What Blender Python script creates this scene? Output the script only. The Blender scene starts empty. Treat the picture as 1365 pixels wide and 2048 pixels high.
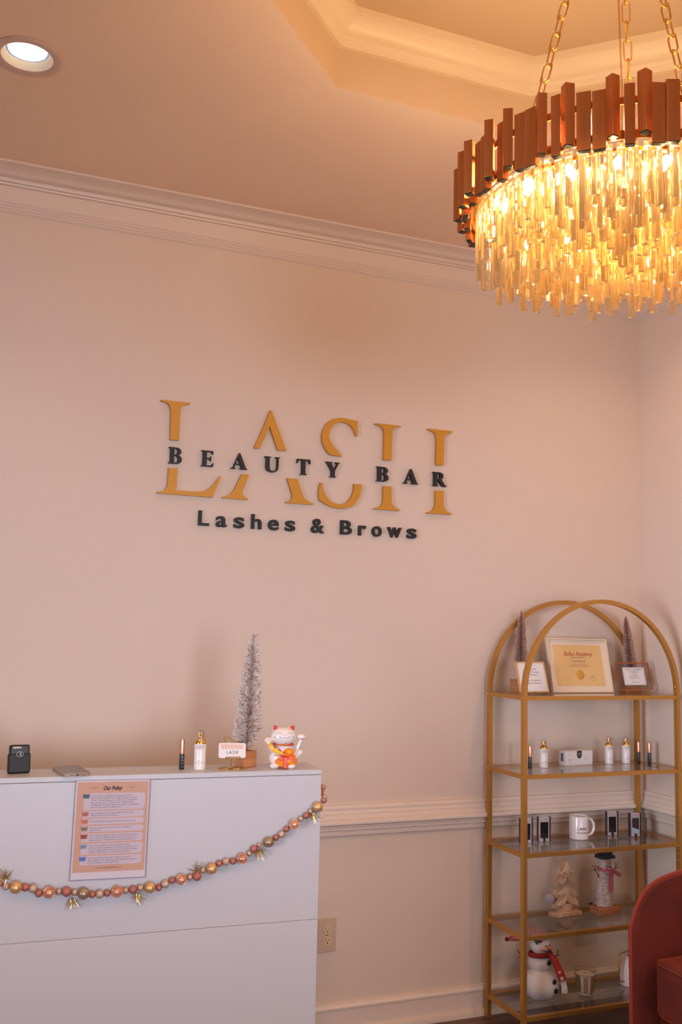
import bpy, bmesh, math, random
from mathutils import Vector, Matrix, Euler
random.seed(7)
PI = math.pi
SC = bpy.context.scene
COL = SC.collection

# ---------------------------------------------------------------- camera
IMG_W, IMG_H, FPX = 1365.0, 2048.0, 1949.3
yaw, pitch, roll = math.radians(22.191), math.radians(6.709), math.radians(1.3925)
fw = Vector((math.sin(yaw)*math.cos(pitch), math.cos(yaw)*math.cos(pitch), math.sin(pitch)))
r0 = Vector((math.cos(yaw), -math.sin(yaw), 0)); u0 = r0.cross(fw)
rt = math.cos(roll)*r0 + math.sin(roll)*u0
up = -math.sin(roll)*r0 + math.cos(roll)*u0
cam_d = bpy.data.cameras.new('camera')
cam = bpy.data.objects.new('camera', cam_d); COL.objects.link(cam)
cam.matrix_world = Matrix(((rt.x, up.x, -fw.x, 0), (rt.y, up.y, -fw.y, 0), (rt.z, up.z, -fw.z, 1.55), (0, 0, 0, 1)))
cam_d.sensor_fit = 'VERTICAL'; cam_d.sensor_height = 36.0; cam_d.lens = 36.0*FPX/IMG_H
cam_d.clip_start = 0.05
SC.camera = cam

# ---------------------------------------------------------------- view, world, big lights
SC.view_settings.view_transform = 'Standard'; SC.view_settings.look = 'None'
SC.view_settings.gamma = 1.0; SC.view_settings.use_curve_mapping = False
SC.view_settings.exposure = 0.05
SC.cycles.max_bounces = 26; SC.cycles.transmission_bounces = 22; SC.cycles.transparent_max_bounces = 24
SC.cycles.diffuse_bounces = 5; SC.cycles.glossy_bounces = 5
SC.cycles.sample_clamp_indirect = 6.0; SC.cycles.use_denoising = True
SC.cycles.caustics_reflective = False

W = bpy.data.worlds.new('daylight'); SC.world = W; W.use_nodes = True
bg = W.node_tree.nodes['Background']; bg.inputs[0].default_value = (0.80, 0.86, 1.0, 1); bg.inputs[1].default_value = 0.4

WY, XR, XL, YB = 3.64, 2.988, -2.6, -2.9       # back wall, right wall, left wall, window wall
ZC, ZT = 3.19, 3.42                            # ceiling, tray ceiling
def area(name, loc, rot, sx, sy, power, col, spread=180):
    l = bpy.data.lights.new(name, 'AREA'); l.shape = 'RECTANGLE'; l.size = sx; l.size_y = sy
    l.energy = power; l.color = col; l.spread = math.radians(spread)
    o = bpy.data.objects.new(name, l); COL.objects.link(o); o.location = loc; o.rotation_euler = rot
    return o
DAY = (0.80, 0.85, 1.0)
WINX = [(-1.9, -0.5), (-0.1, 1.3), (1.7, 2.8)]
for k, (a, b) in enumerate(WINX):
    area('window_daylight', ((a+b)/2, YB+0.03, 1.48), (math.radians(90), 0, 0), b-a-0.1, 1.7, (7.4, 9.0, 2.6)[k], DAY, 44)
area('window_daylight', (XL+0.03, 0.4, 1.55), (math.radians(90), 0, math.radians(-68)), 1.3, 1.5, 14.5, DAY, 44)  # daylight of the added left window, aimed at the right wall

# ---------------------------------------------------------------- helpers
def srgb(r, g, b):
    f = lambda c: (c/12.92 if c <= 0.04045 else ((c+0.055)/1.055)**2.4)
    return (f(r/255), f(g/255), f(b/255), 1)
def mat(name, col, rough=0.5, metal=0.0, noise=None, bump=None, **kw):
    m = bpy.data.materials.new(name); m.use_nodes = True
    nt = m.node_tree; b = nt.nodes['Principled BSDF']
    b.inputs['Base Color'].default_value = col
    b.inputs['Roughness'].default_value = rough; b.inputs['Metallic'].default_value = metal
    for k, v in kw.items(): b.inputs[k.replace('_', ' ')].default_value = v
    tc = nt.nodes.new('ShaderNodeTexCoord')
    if noise:      # (scale, second colour)
        n = nt.nodes.new('ShaderNodeTexNoise'); n.inputs['Scale'].default_value = noise[0]; n.inputs['Detail'].default_value = 4
        mp = nt.nodes.new('ShaderNodeMapping'); mp.inputs['Scale'].default_value = noise[2] if len(noise) > 2 else (1, 1, 1)
        nt.links.new(tc.outputs['Object'], mp.inputs[0]); nt.links.new(mp.outputs[0], n.inputs['Vector'])
        cr = nt.nodes.new('ShaderNodeValToRGB'); cr.color_ramp.elements[0].color = col; cr.color_ramp.elements[1].color = noise[1]
        cr.color_ramp.elements[0].position = 0.38; cr.color_ramp.elements[1].position = 0.62
        nt.links.new(n.outputs['Fac'], cr.inputs[0]); nt.links.new(cr.outputs[0], b.inputs['Base Color'])
    if bump:       # (scale, strength)
        n = nt.nodes.new('ShaderNodeTexNoise'); n.inputs['Scale'].default_value = bump[0]; n.inputs['Detail'].default_value = 3
        nt.links.new(tc.outputs['Object'], n.inputs['Vector'])
        bp = nt.nodes.new('ShaderNodeBump'); bp.inputs['Strength'].default_value = bump[1]; bp.inputs['Distance'].default_value = 0.002
        nt.links.new(n.outputs['Fac'], bp.inputs['Height']); nt.links.new(bp.outputs[0], b.inputs['Normal'])
    return m
def check_mat(name, c1, c2, scale):
    m = mat(name, c1, 0.85); nt = m.node_tree; b = nt.nodes['Principled BSDF']
    tc = nt.nodes.new('ShaderNodeTexCoord'); 
    ck = nt.nodes.new('ShaderNodeTexChecker'); ck.inputs['Scale'].default_value = scale
    ck.inputs['Color1'].default_value = c1; ck.inputs['Color2'].default_value = c2
    mp = nt.nodes.new('ShaderNodeMapping'); mp.inputs['Location'].default_value = (0.013, 0.017, 0.011)
    nt.links.new(tc.outputs['Object'], mp.inputs[0]); nt.links.new(mp.outputs[0], ck.inputs['Vector']); nt.links.new(ck.outputs[0], b.inputs['Base Color'])
    return m
def clear_mat(name, tint, gloss=0.12, ior=1.45):
    m = bpy.data.materials.new(name); m.use_nodes = True; nt = m.node_tree; nt.nodes.clear()
    out = nt.nodes.new('ShaderNodeOutputMaterial'); mx = nt.nodes.new('ShaderNodeMixShader')
    tr = nt.nodes.new('ShaderNodeBsdfTransparent'); tr.inputs[0].default_value = tint
    gl = nt.nodes.new('ShaderNodeBsdfGlossy'); gl.inputs['Roughness'].default_value = 0.02; gl.inputs[0].default_value = (1, 1, 1, 1)
    fr = nt.nodes.new('ShaderNodeFresnel'); fr.inputs[0].default_value = ior
    ge = nt.nodes.new('ShaderNodeNewGeometry'); sb = nt.nodes.new('ShaderNodeMath'); sb.operation = 'SUBTRACT'; sb.inputs[0].default_value = 1; nt.links.new(ge.outputs['Backfacing'], sb.inputs[1])
    ml = nt.nodes.new('ShaderNodeMath'); ml.operation = 'MULTIPLY'; nt.links.new(fr.outputs[0], ml.inputs[0]); nt.links.new(sb.outputs[0], ml.inputs[1])
    nt.links.new(ml.outputs[0], mx.inputs[0]); nt.links.new(tr.outputs[0], mx.inputs[1]); nt.links.new(gl.outputs[0], mx.inputs[2])
    nt.links.new(mx.outputs[0], out.inputs[0]); return m
def emit_mat(name, col, s):
    m = bpy.data.materials.new(name); m.use_nodes = True; nt = m.node_tree; nt.nodes.clear()
    out = nt.nodes.new('ShaderNodeOutputMaterial'); e = nt.nodes.new('ShaderNodeEmission')
    e.inputs[0].default_value = col; e.inputs[1].default_value = s; nt.links.new(e.outputs[0], out.inputs[0]); return m

class MB:
    """collects shapes into one mesh"""
    def __init__(s): s.bm = bmesh.new(); s.mi = 0
    def _new(s, f0):
        for f in list(s.bm.faces)[f0:]: f.material_index = s.mi
        return s
    def box(s, c, d, rot=None):
        n = len(s.bm.faces); M = Matrix.Translation(c)
        if rot is not None: M = M @ Euler(rot).to_matrix().to_4x4()
        bmesh.ops.create_cube(s.bm, size=1, matrix=M @ Matrix.Diagonal((d[0], d[1], d[2], 1))); return s._new(n)
    def bb(s, x0, x1, y0, y1, z0, z1): return s.box(((x0+x1)/2, (y0+y1)/2, (z0+z1)/2), (x1-x0, y1-y0, z1-z0))
    def ball(s, c, r, seg=20, rot=None):
        n = len(s.bm.faces)
        if not hasattr(r, '__len__'): r = (r, r, r)
        M = Matrix.Translation(c)
        if rot is not None: M = M @ Euler(rot).to_matrix().to_4x4()
        bmesh.ops.create_uvsphere(s.bm, u_segments=seg, v_segments=max(6, seg//2+2), radius=1, matrix=M @ Matrix.Diagonal((r[0], r[1], r[2], 1))); return s._new(n)
    def lathe(s, prof, c=(0, 0, 0), seg=32, M=None):
        n = len(s.bm.faces); M = M or Matrix.Translation(c); rings = []
        for r, z in prof:
            rings.append([s.bm.verts.new(M @ Vector((r*math.cos(2*PI*k/seg), r*math.sin(2*PI*k/seg), z))) for k in range(seg)] if r > 1e-6 else [s.bm.verts.new(M @ Vector((0, 0, z)))])
        for a, b in zip(rings, rings[1:]):
            for k in range(seg):
                k2 = (k+1) % seg
                if len(a) == 1 and len(b) == 1: continue
                if len(a) == 1: s.bm.faces.new((a[0], b[k2], b[k]))
                elif len(b) == 1: s.bm.faces.new((a[k], a[k2], b[0]))
                else: s.bm.faces.new((a[k], a[k2], b[k2], b[k]))
        return s._new(n)
    def cyl(s, c, r, h, seg=24, r2=None, M=None):      # base centre c
        r2 = r if r2 is None else r2
        return s.lathe([(0, 0), (r, 0), (r2, h), (0, h)], c, seg, M)
    def tube(s, pts, r, seg=8, closed=False):
        n = len(s.bm.faces); pts = [Vector(p) for p in pts]; N = len(pts); rings = []; ref = None
        for i, p in enumerate(pts):
            a = pts[(i-1) % N] if (closed or i > 0) else p; b = pts[(i+1) % N] if (closed or i < N-1) else p
            t = (b-a).normalized()
            if ref is None:
                ref = Vector((0, 0, 1)) if abs(t.z) < 0.9 else Vector((1, 0, 0))
            x = ref - t*ref.dot(t)
            if x.length < 1e-6: x = t.orthogonal()
            x.normalize(); y = t.cross(x); ref = x
            rr = r[i] if hasattr(r, '__len__') else r
            rings.append([s.bm.verts.new(p + x*rr*math.cos(2*PI*k/seg) + y*rr*math.sin(2*PI*k/seg)) for k in range(seg)])
        for i in range(N if closed else N-1):
            a, b = rings[i], rings[(i+1) % N]
            for k in range(seg):
                k2 = (k+1) % seg; s.bm.faces.new((a[k], a[k2], b[k2], b[k]))
        if not closed: s.bm.faces.new(rings[0][::-1]); s.bm.faces.new(rings[-1])
        return s._new(n)
    def prism(s, poly, f):       # poly: 2D pts, f(x,y,t) -> 3D with t in (0,1)
        n = len(s.bm.faces)
        A = [s.bm.verts.new(f(x, y, 0)) for x, y in poly]; B = [s.bm.verts.new(f(x, y, 1)) for x, y in poly]
        s.bm.faces.new(A); s.bm.faces.new(B[::-1])
        for i in range(len(A)):
            j = (i+1) % len(A); s.bm.faces.new((A[i], B[i], B[j], A[j]))
        return s._new(n)
    def sweep(s, path, prof, closed=False, cap=True):    # path: 2D pts, prof: (offset to the left of travel, z)
        n = len(s.bm.faces); N = len(path); rings = []
        P = [Vector(p) for p in path]
        for i in range(N):
            d1 = (P[i]-P[i-1]).normalized() if (closed or i > 0) else (P[1]-P[0]).normalized()
            d2 = (P[(i+1) % N]-P[i]).normalized() if (closed or i < N-1) else d1
            n1 = Vector((-d1.y, d1.x)); n2 = Vector((-d2.y, d2.x)); nn = (n1+n2).normalized(); k = 1/max(0.3, nn.dot(n1))
            rings.append([s.bm.verts.new((P[i].x+nn.x*k*o, P[i].y+nn.y*k*o, z)) for o, z in prof])
        m = len(prof)
        for i in range(N if closed else N-1):
            a, b = rings[i], rings[(i+1) % N]
            for k in range(m-1): s.bm.faces.new((a[k], a[k+1], b[k+1], b[k]))
        if cap and not closed: s.bm.faces.new(rings[0]); s.bm.faces.new(rings[-1][::-1])
        return s._new(n)
    def addmesh(s, me, M=None):
        n = len(s.bm.faces); v0 = len(s.bm.verts); s.bm.from_mesh(me); s.bm.verts.ensure_lookup_table()
        if M is not None: bmesh.ops.transform(s.bm, matrix=M, verts=list(s.bm.verts)[v0:])
        bpy.data.meshes.remove(me); return s._new(n)
    def build(s, name, mats, parent=None, loc=None, rot=None, smooth=35, bevel=None):
        if smooth is not None: bmesh.ops.recalc_face_normals(s.bm, faces=s.bm.faces)
        me = bpy.data.meshes.new(name); s.bm.to_mesh(me); s.bm.free()
        for m in (mats if isinstance(mats, (list, tuple)) else [mats]): me.materials.append(m)
        if smooth:
            me.polygons.foreach_set('use_smooth', [True]*len(me.polygons)); me.set_sharp_from_angle(angle=math.radians(smooth))
        o = bpy.data.objects.new(name, me); COL.objects.link(o)
        if parent: o.parent = parent
        if loc is not None: o.location = loc
        if rot is not None: o.rotation_euler = rot
        if bevel:
            b = o.modifiers.new('bevel', 'BEVEL'); b.width = bevel; b.segments = 2; b.limit_method = 'ANGLE'; b.angle_limit = math.radians(40)
        return o
def thing(name, label, cat, loc=(0, 0, 0), rot=(0, 0, 0), group=None):
    o = bpy.data.objects.new(name, None); COL.objects.link(o); o.empty_display_size = 0.05
    o.location = loc; o.rotation_euler = rot if hasattr(rot, '__len__') else (0, 0, rot)
    return tag(o, label, cat, group)
def tag(o, label, cat, group=None):
    o['label'] = label; o['category'] = cat
    if group: o['group'] = group
    return o
def struct(o): o['kind'] = 'structure'; return o
def clone(root, loc, rot, label, group=None):
    r = root.copy(); COL.objects.link(r); r.location = loc; r.rotation_euler = rot if hasattr(rot, '__len__') else (0, 0, rot); r['label'] = label
    if group: r['group'] = group
    for ch in list(root.children):
        c = ch.copy(); COL.objects.link(c); c.parent = r
        for g in list(ch.children):
            d = g.copy(); COL.objects.link(d); d.parent = c
    return r
def from_curve(cu):
    t = bpy.data.objects.new('t', cu); COL.objects.link(t); bpy.context.view_layer.update()
    me = bpy.data.meshes.new_from_object(t.evaluated_get(bpy.context.evaluated_depsgraph_get()))
    bpy.data.objects.remove(t); bpy.data.curves.remove(cu); return me
def flat(loops, ext=0.0):        # filled 2D outline (with holes) in XY, extruded +-ext in Z
    cu = bpy.data.curves.new('c', 'CURVE'); cu.dimensions = '2D'; cu.fill_mode = 'BOTH' if ext else 'FRONT'; cu.extrude = ext
    if not ext: cu.fill_mode = 'BOTH'
    for L in loops:
        sp = cu.splines.new('POLY'); sp.points.add(len(L)-1); sp.use_cyclic_u = True
        for p, q in zip(sp.points, L): p.co = (q[0], q[1], 0, 1)
    return from_curve(cu)
def text(s, size=1.0, ext=0.0, bold=0.0, shear=0.0, align='LEFT', space=1.0, res=2, line=1.0):
    cu = bpy.data.curves.new('t', 'FONT'); cu.body = s; cu.size = size; cu.extrude = ext; cu.offset = bold; cu.shear = shear
    cu.align_x = align; cu.space_character = space; cu.resolution_u = res; cu.space_line = line
    return from_curve(cu)
UPR = Matrix.Rotation(PI/2, 4, 'X')      # XY sheet -> upright sheet facing -Y
def at(x, y, z): return Matrix.Translation((x, y, z))
def blob(parts, vox, sub=0):             # several balls fused into one continuous surface
    b = MB()
    for c, r, *ro in parts: b.ball(c, r, 24, ro[0] if ro else None)
    me = bpy.data.meshes.new('b'); b.bm.to_mesh(me); b.bm.free()
    t = bpy.data.objects.new('t', me); COL.objects.link(t)
    m = t.modifiers.new('r', 'REMESH'); m.mode = 'VOXEL'; m.voxel_size = vox
    k = t.modifiers.new('s', 'SMOOTH'); k.factor = 0.6; k.iterations = 5
    bpy.context.view_layer.update()
    out = bpy.data.meshes.new_from_object(t.evaluated_get(bpy.context.evaluated_depsgraph_get()))
    bpy.data.objects.remove(t); bpy.data.meshes.remove(me); return out

# ---------------------------------------------------------------- materials
WALL = mat('wall_paint', (0.745, 0.62, 0.52, 1), 0.75, bump=(220, 0.06))
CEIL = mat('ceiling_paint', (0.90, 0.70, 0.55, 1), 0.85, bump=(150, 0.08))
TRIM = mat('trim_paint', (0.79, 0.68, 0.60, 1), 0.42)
TRAYTRIM = mat('tray_trim_glow_tint', (0.68, 0.55, 0.38, 1), 0.45)  # chandelier's golden light put into the trim colour, toned down against strong uplight
TRAYC = mat('tray_glow_tint', (0.56, 0.41, 0.27, 1), 0.8)  # warm chandelier glow mixed into the colour, darkened to offset the uplight
WHITE = mat('white_laminate', (0.535, 0.54, 0.585, 1), 0.38)
PAPER = mat('white_paper', (0.82, 0.80, 0.83, 1), 0.6)
BLACK = mat('black_plastic', srgb(30, 30, 32), 0.4)
BLACKM = mat('black_matte_letter', srgb(32, 30, 30), 0.6)
INK = mat('ink', srgb(44, 38, 46), 0.7)
GOLDL = mat('gold_painted_letter', srgb(206, 146, 40), 0.5, 0.1, bump=(300, 0.15))
BRASS = mat('satin_gold_metal', srgb(196, 146, 76), 0.38, 0.7)
SHINY = mat('polished_gold', srgb(235, 185, 90), 0.15, 1.0)
BRONZE = mat('brushed_bronze', srgb(204, 128, 70), 0.36, 0.85, noise=(60, srgb(186, 114, 60), (1, 1, 0.03)))
DARKEND = mat('dark_bar_end', srgb(30, 24, 22), 0.5)
ROSE = mat('rose_gold', srgb(225, 150, 120), 0.22, 0.9)
COPPER = mat('copper_wire', srgb(205, 130, 75), 0.3, 0.9)
GLASS = clear_mat('shelf_glass', (0.90, 0.92, 0.92, 1), ior=1.6)
ACRYL = clear_mat('clear_acrylic', (0.94, 0.93, 0.95, 1), ior=1.4)
WOOD = mat('light_wood_block', srgb(196, 136, 88), 0.6, noise=(9, srgb(176, 112, 68), (1, 1, 8)))
WASH = mat('whitewashed_wood', srgb(222, 196, 170), 0.75, noise=(30, srgb(196, 158, 126)))
WASHD = mat('carved_groove_wood', srgb(168, 126, 96), 0.8)
WOODB = mat('brown_wood_base', srgb(178, 118, 78), 0.65, noise=(12, srgb(150, 94, 62), (1, 6, 6)))
TWIGB = mat('black_twig', srgb(38, 30, 34), 0.7)
def bristle(name, col):
    m = bpy.data.materials.new(name); m.use_nodes = True; nt = m.node_tree; nt.nodes.clear(); out = nt.nodes.new('ShaderNodeOutputMaterial')
    d = nt.nodes.new('ShaderNodeBsdfDiffuse'); d.inputs[0].default_value = col; t = nt.nodes.new('ShaderNodeBsdfTranslucent'); t.inputs[0].default_value = col
    a = nt.nodes.new('ShaderNodeAddShader'); x = nt.nodes.new('ShaderNodeMixShader'); x.inputs[0].default_value = .5
    nt.links.new(d.outputs[0], x.inputs[1]); nt.links.new(t.outputs[0], x.inputs[2]); nt.links.new(x.outputs[0], out.inputs[0]); nt.nodes.remove(a); return m
BRIST = bristle('frosted_bristle_tip', (1, .98, .97, 1))
BRISTD = bristle('bristle_core', srgb(244, 228, 220))
RED = mat('red_knit', srgb(150, 36, 34), 0.9, bump=(500, 0.6))
REDCHK = check_mat('red_white_check', srgb(150, 34, 46), srgb(196, 130, 138), 170)
PLUSH = mat('white_plush', srgb(226, 216, 212), 0.95, bump=(700, 0.9))
CERAM = mat('white_ceramic', (0.84, 0.80, 0.80, 1), 0.18)
PEACH = mat('peach_print', srgb(226, 182, 152), 0.6)

# ---------------------------------------------------------------- room shell
# floor with wood planks
def floor_mat():
    m = mat('wood_plank_floor', (0.15, 0.1, 0.07, 1), 0.42); nt = m.node_tree; b = nt.nodes['Principled BSDF']
    tc = nt.nodes.new('ShaderNodeTexCoord'); br = nt.nodes.new('ShaderNodeTexBrick')
    br.offset = 0.37; br.inputs['Scale'].default_value = 1; br.inputs['Brick Width'].default_value = 1.2; br.inputs['Row Height'].default_value = 0.16
    br.inputs['Mortar Size'].default_value = 0.002; br.inputs['Color1'].default_value = srgb(128, 98, 84); br.inputs['Color2'].default_value = srgb(98, 76, 68); br.inputs['Mortar'].default_value = srgb(40, 30, 26)
    n = nt.nodes.new('ShaderNodeTexNoise'); n.inputs['Scale'].default_value = 3; n.inputs['Detail'].default_value = 6
    mp = nt.nodes.new('ShaderNodeMapping'); mp.inputs['Scale'].default_value = (1.5, 14, 1)
    mx = nt.nodes.new('ShaderNodeMixRGB'); mx.blend_type = 'MULTIPLY'; mx.inputs[0].default_value = 0.8
    cr = nt.nodes.new('ShaderNodeValToRGB'); cr.color_ramp.elements[0].position = .35; cr.color_ramp.elements[0].color = (0.35, 0.3, 0.28, 1); cr.color_ramp.elements[1].position = .65; cr.color_ramp.elements[1].color = (1, 1, 1, 1)
    nt.links.new(tc.outputs['Object'], br.inputs['Vector']); nt.links.new(tc.outputs['Object'], mp.inputs[0]); nt.links.new(mp.outputs[0], n.inputs['Vector'])
    nt.links.new(n.outputs['Fac'], cr.inputs[0]); nt.links.new(br.outputs[0], mx.inputs[1]); nt.links.new(cr.outputs[0], mx.inputs[2]); nt.links.new(mx.outputs[0], b.inputs['Base Color'])
    return m
struct(MB().bb(XL-.1, XR+.1, YB-.1, WY+.1, -0.1, 0).build('floor', floor_mat()))
struct(MB().bb(XL-.1, XR+.1, WY, WY+.1, 0, 3.6).build('wall_back', WALL))
struct(MB().bb(XR, XR+.1, YB-.1, WY, 0, 3.6).build('wall_right', WALL))
struct(MB().bb(XL-.1, XL, YB-.1, -.35, 0, 3.6).bb(XL-.1, XL, 1.15, WY, 0, 3.6).bb(XL-.1, XL, -.35, 1.15, 0, .6).bb(XL-.1, XL, -.35, 1.15, 2.4, 3.6).build('wall_left', WALL))
w = MB()
for y in (-.33, .4, 1.13): w.bb(XL-.07, XL-.03, y-.02, y+.02, .6, 2.4)
for z in (.62, 1.5, 2.38): w.bb(XL-.07, XL-.03, -.35, 1.15, z-.02, z+.02)
o = struct(w.build('window_4', TRIM)); MB().bb(XL-.055, XL-.050, -.35, 1.15, .6, 2.4).build('pane', ACRYL, o)  # unseen window, added so daylight reaches the right wall
b = MB(); xs = [XL] + [v for ab in WINX for v in ab] + [XR]
for i in range(0, len(xs), 2): b.bb(xs[i], xs[i+1], YB-.1, YB, 0, 3.6)
for a, c in WINX: b.bb(a, c, YB-.1, YB, 0, .50); b.bb(a, c, YB-.1, YB, 2.30, 3.6)
struct(b.build('wall_front', WALL))
for k, (a, c) in enumerate(WINX):
    w = MB()
    for x in (a+.02, (a+c)/2, c-.02): w.bb(x-.02, x+.02, YB-.07, YB-.03, .50, 2.30)
    for z in (.52, 1.40, 2.28): w.bb(a, c, YB-.07, YB-.03, z-.02, z+.02)
    o = struct(w.build('window_%d' % (k+1), TRIM)); 
    MB().bb(a, c, YB-.055, YB-.050, .50, 2.30).build('pane', ACRYL, o)
# ceiling with the octagonal tray and the hole of the downlight
TX, TY, TA = 1.368, 1.786, 0.835
def octo(a): return [(TX + a/math.cos(PI/8)*math.cos(PI/8+k*PI/4), TY + a/math.cos(PI/8)*math.sin(PI/8+k*PI/4)) for k in range(8)]
DLX, DLY = 0.132, 2.848
hole = [(DLX+.074*math.cos(2*PI*k/40), DLY+.074*math.sin(2*PI*k/40)) for k in range(40)]
hole2 = [(x+2.604-DLX, y) for x, y in hole]
c = MB().addmesh(flat([[(XL-.1, YB-.1), (XR+.1, YB-.1), (XR+.1, WY+.1), (XL-.1, WY+.1)], octo(TA), hole, hole2]), at(0, 0, ZC))
struct(c.build('ceiling', CEIL, smooth=None))
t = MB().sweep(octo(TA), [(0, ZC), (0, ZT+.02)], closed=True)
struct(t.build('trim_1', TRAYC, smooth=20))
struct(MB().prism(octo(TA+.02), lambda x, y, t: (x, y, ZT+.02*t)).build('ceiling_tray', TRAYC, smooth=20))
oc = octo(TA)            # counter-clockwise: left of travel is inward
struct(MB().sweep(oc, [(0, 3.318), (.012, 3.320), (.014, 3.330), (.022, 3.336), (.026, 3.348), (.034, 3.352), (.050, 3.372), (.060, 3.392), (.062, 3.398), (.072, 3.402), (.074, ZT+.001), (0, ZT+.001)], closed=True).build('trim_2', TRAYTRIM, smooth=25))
# mouldings round the walls (travel so that the room is on the left)
path = [(XR, YB), (XR, WY), (XL, WY), (XL, YB)]
crown = [(0, 3.191), (.088, 3.191), (.088, 3.182), (.078, 3.178), (.066, 3.172), (.052, 3.160), (.042, 3.150), (.036, 3.147), (.030, 3.149), (.026, 3.142), (.024, 3.136), (.016, 3.134), (.014, 3.128), (.004, 3.126), (.004, 3.072),
         (.020, 3.070), (.020, 3.060), (.015, 3.056), (.017, 3.050), (.011, 3.046), (.013, 3.040), (.007, 3.036), (.009, 3.030), (.0, 3.024)]
rail = [(0, .856), (.012, .854), (.014, .846), (.020, .842), (.018, .834), (.024, .824), (.022, .820), (.030, .814), (.031, .806), (.040, .802), (.044, .794), (.042, .785), (.034, .780), (.022, .778), (.019, .772), (.026, .768), (.025, .761), (.015, .757), (.012, .750), (.018, .746), (.016, .739), (.007, .735), (0, .733)]
base = [(0, .115), (.010, .113), (.012, .106), (.019, .101), (.019, .094), (.015, .091), (.015, .024), (.028, .022), (.031, .012), (.031, 0), (0, 0)]
struct(MB().sweep(path, crown).build('trim_3', TRIM, smooth=40))
struct(MB().sweep(path, rail).build('trim_4', TRIM, smooth=40))
struct(MB().sweep(path, base).build('baseboard_back', TRIM, smooth=40))

# ---------------------------------------------------------------- recessed downlight
LAMP = emit_mat('lamp_white', (1.0, 0.93, 0.90, 1), 1.9)
dl = thing('recessed_downlight', 'round recessed ceiling downlight with cream ribbed baffle and bright white lamp', 'ceiling light', (DLX, DLY, ZC))
MB().lathe([(.076, .001), (.098, -.001), (.098, -.005), (.090, -.007), (.074, -.004), (.073, .002)], seg=48).build('trim_ring', mat('cream_metal', (0.66, 0.50, 0.42, 1), 0.4), dl)
pr = []
for k in range(7):
    z = -.002+k*.0030; r = .0735 - z*.62; pr += [(r, z), (r-.0012, z+.0022)]
MB().lathe(pr, seg=48).build('baffle', mat('cream_baffle', (0.88, 0.78, 0.60, 1), 0.5), dl)
MB().lathe([(.0, .013), (.046, .0135), (.055, .017), (.057, .024), (0, .026)], seg=48).build('lamp', LAMP, dl)
MB().lathe([(0, .060), (.070, .060), (.070, .052)], seg=48).build('housing', BLACK, dl)
sp = bpy.data.lights.new('downlight_beam', 'SPOT'); sp.energy = 14; sp.color = (1, .84, .66); sp.spot_size = math.radians(110); sp.spot_blend = 1; sp.shadow_soft_size = .05
d2 = clone(dl, (2.604, DLY, ZC), 0, 'round recessed ceiling downlight added unseen beyond the chandelier, to brighten the right wall')  # unseen twin placed by symmetry, added to light the right wall
so = bpy.data.objects.new('downlight_beam', sp); COL.objects.link(so); so.location = (DLX, DLY, ZC-.012)

for k, (x, y) in enumerate(((.13, .72), (2.60, .72), (-1.5, .72), (.13, -1.4), (2.6, -1.4), (-1.5, -1.4), (2.604, 2.848))):   # unseen warm downlights added as fill, the last for the right wall
    l = bpy.data.lights.new('added_downlight', 'AREA'); l.shape = 'DISK'; l.size = .14; l.energy = 15.5 if k < 6 else 3; l.color = (1, .60, .34); l.spread = math.radians(125)
    o = bpy.data.objects.new('added_downlight', l); COL.objects.link(o); o.location = (x, y, ZC-.004)
# ---------------------------------------------------------------- chandelier
CX, CY, ZB = 1.405, 1.765, 2.510
ch = thing('chandelier', 'large round chandelier of bronze bars and hanging glass prisms, on three chains', 'chandelier', (CX, CY, ZB))
def crystal_mat():
    m = bpy.data.materials.new('crystal_glass'); m.use_nodes = True; nt = m.node_tree; nt.nodes.clear()
    out = nt.nodes.new('ShaderNodeOutputMaterial')
    g = nt.nodes.new('ShaderNodeBsdfGlass'); g.inputs['IOR'].default_value = 1.5; g.inputs['Roughness'].default_value = 0.0; g.inputs['Color'].default_value = (1, .95, .83, 1)
    t = nt.nodes.new('ShaderNodeBsdfTransparent'); t.inputs[0].default_value = (1, .97, .92, 1)
    tl = nt.nodes.new('ShaderNodeBsdfTranslucent'); tl.inputs[0].default_value = (1, .95, .83, 1)
    a = nt.nodes.new('ShaderNodeMixShader'); a.inputs[0].default_value = 0.12
    c = nt.nodes.new('ShaderNodeMixShader'); c.inputs[0].default_value = 0.045
    nt.links.new(g.outputs[0], a.inputs[1]); nt.links.new(t.outputs[0], a.inputs[2]); nt.links.new(a.outputs[0], c.inputs[1]); nt.links.new(tl.outputs[0], c.inputs[2])
    nt.links.new(c.outputs[0], out.inputs[0]); return m
CRYST = crystal_mat()
BULB = emit_mat('warm_bulb', (1.0, 0.67, 0.32, 1), 215)
# bronze bars
NB = 80; rnd = random.Random(3)
for k in range(NB):
    a = 2*PI*k/NB + rnd.uniform(-.008, .008); kind = k % 5
    R_ = .362 + (0, .010, -.006, .012, -.002)[kind]
    w, d = ((.027, .014), (.0195, .0195), (.021, .016), (.0205, .0205), (.029, .014))[kind]
    tw = (0, PI/4, 0, PI/4, .12)[kind]
    z0 = (-.008, .004, -.003, .006, -.005)[kind] + rnd.uniform(-.004, .004); L = .124 + (0, .003, .003, .003, 0)[kind] + rnd.uniform(-.004, .005)
    b = MB(); b.box((0, 0, z0+L/2), (w, d, L), None)
    b.mi = 1; b.box((0, 0, z0-.0003), (w*.86, d*.86, .002))
    b.build('metal_bar', [BRONZE, DARKEND], ch, (R_*math.cos(a), R_*math.sin(a), 0), (0, 0, a+PI/2+tw), bevel=.0008)
MB().lathe([(.346, .012), (.350, .012), (.350, .030), (.346, .030), (.346, .012)], seg=96).lathe([(.346, .085), (.350, .085), (.350, .100), (.346, .100), (.346, .085)], seg=96).build('inner_band', BRASS, ch)
fr = MB()
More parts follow.
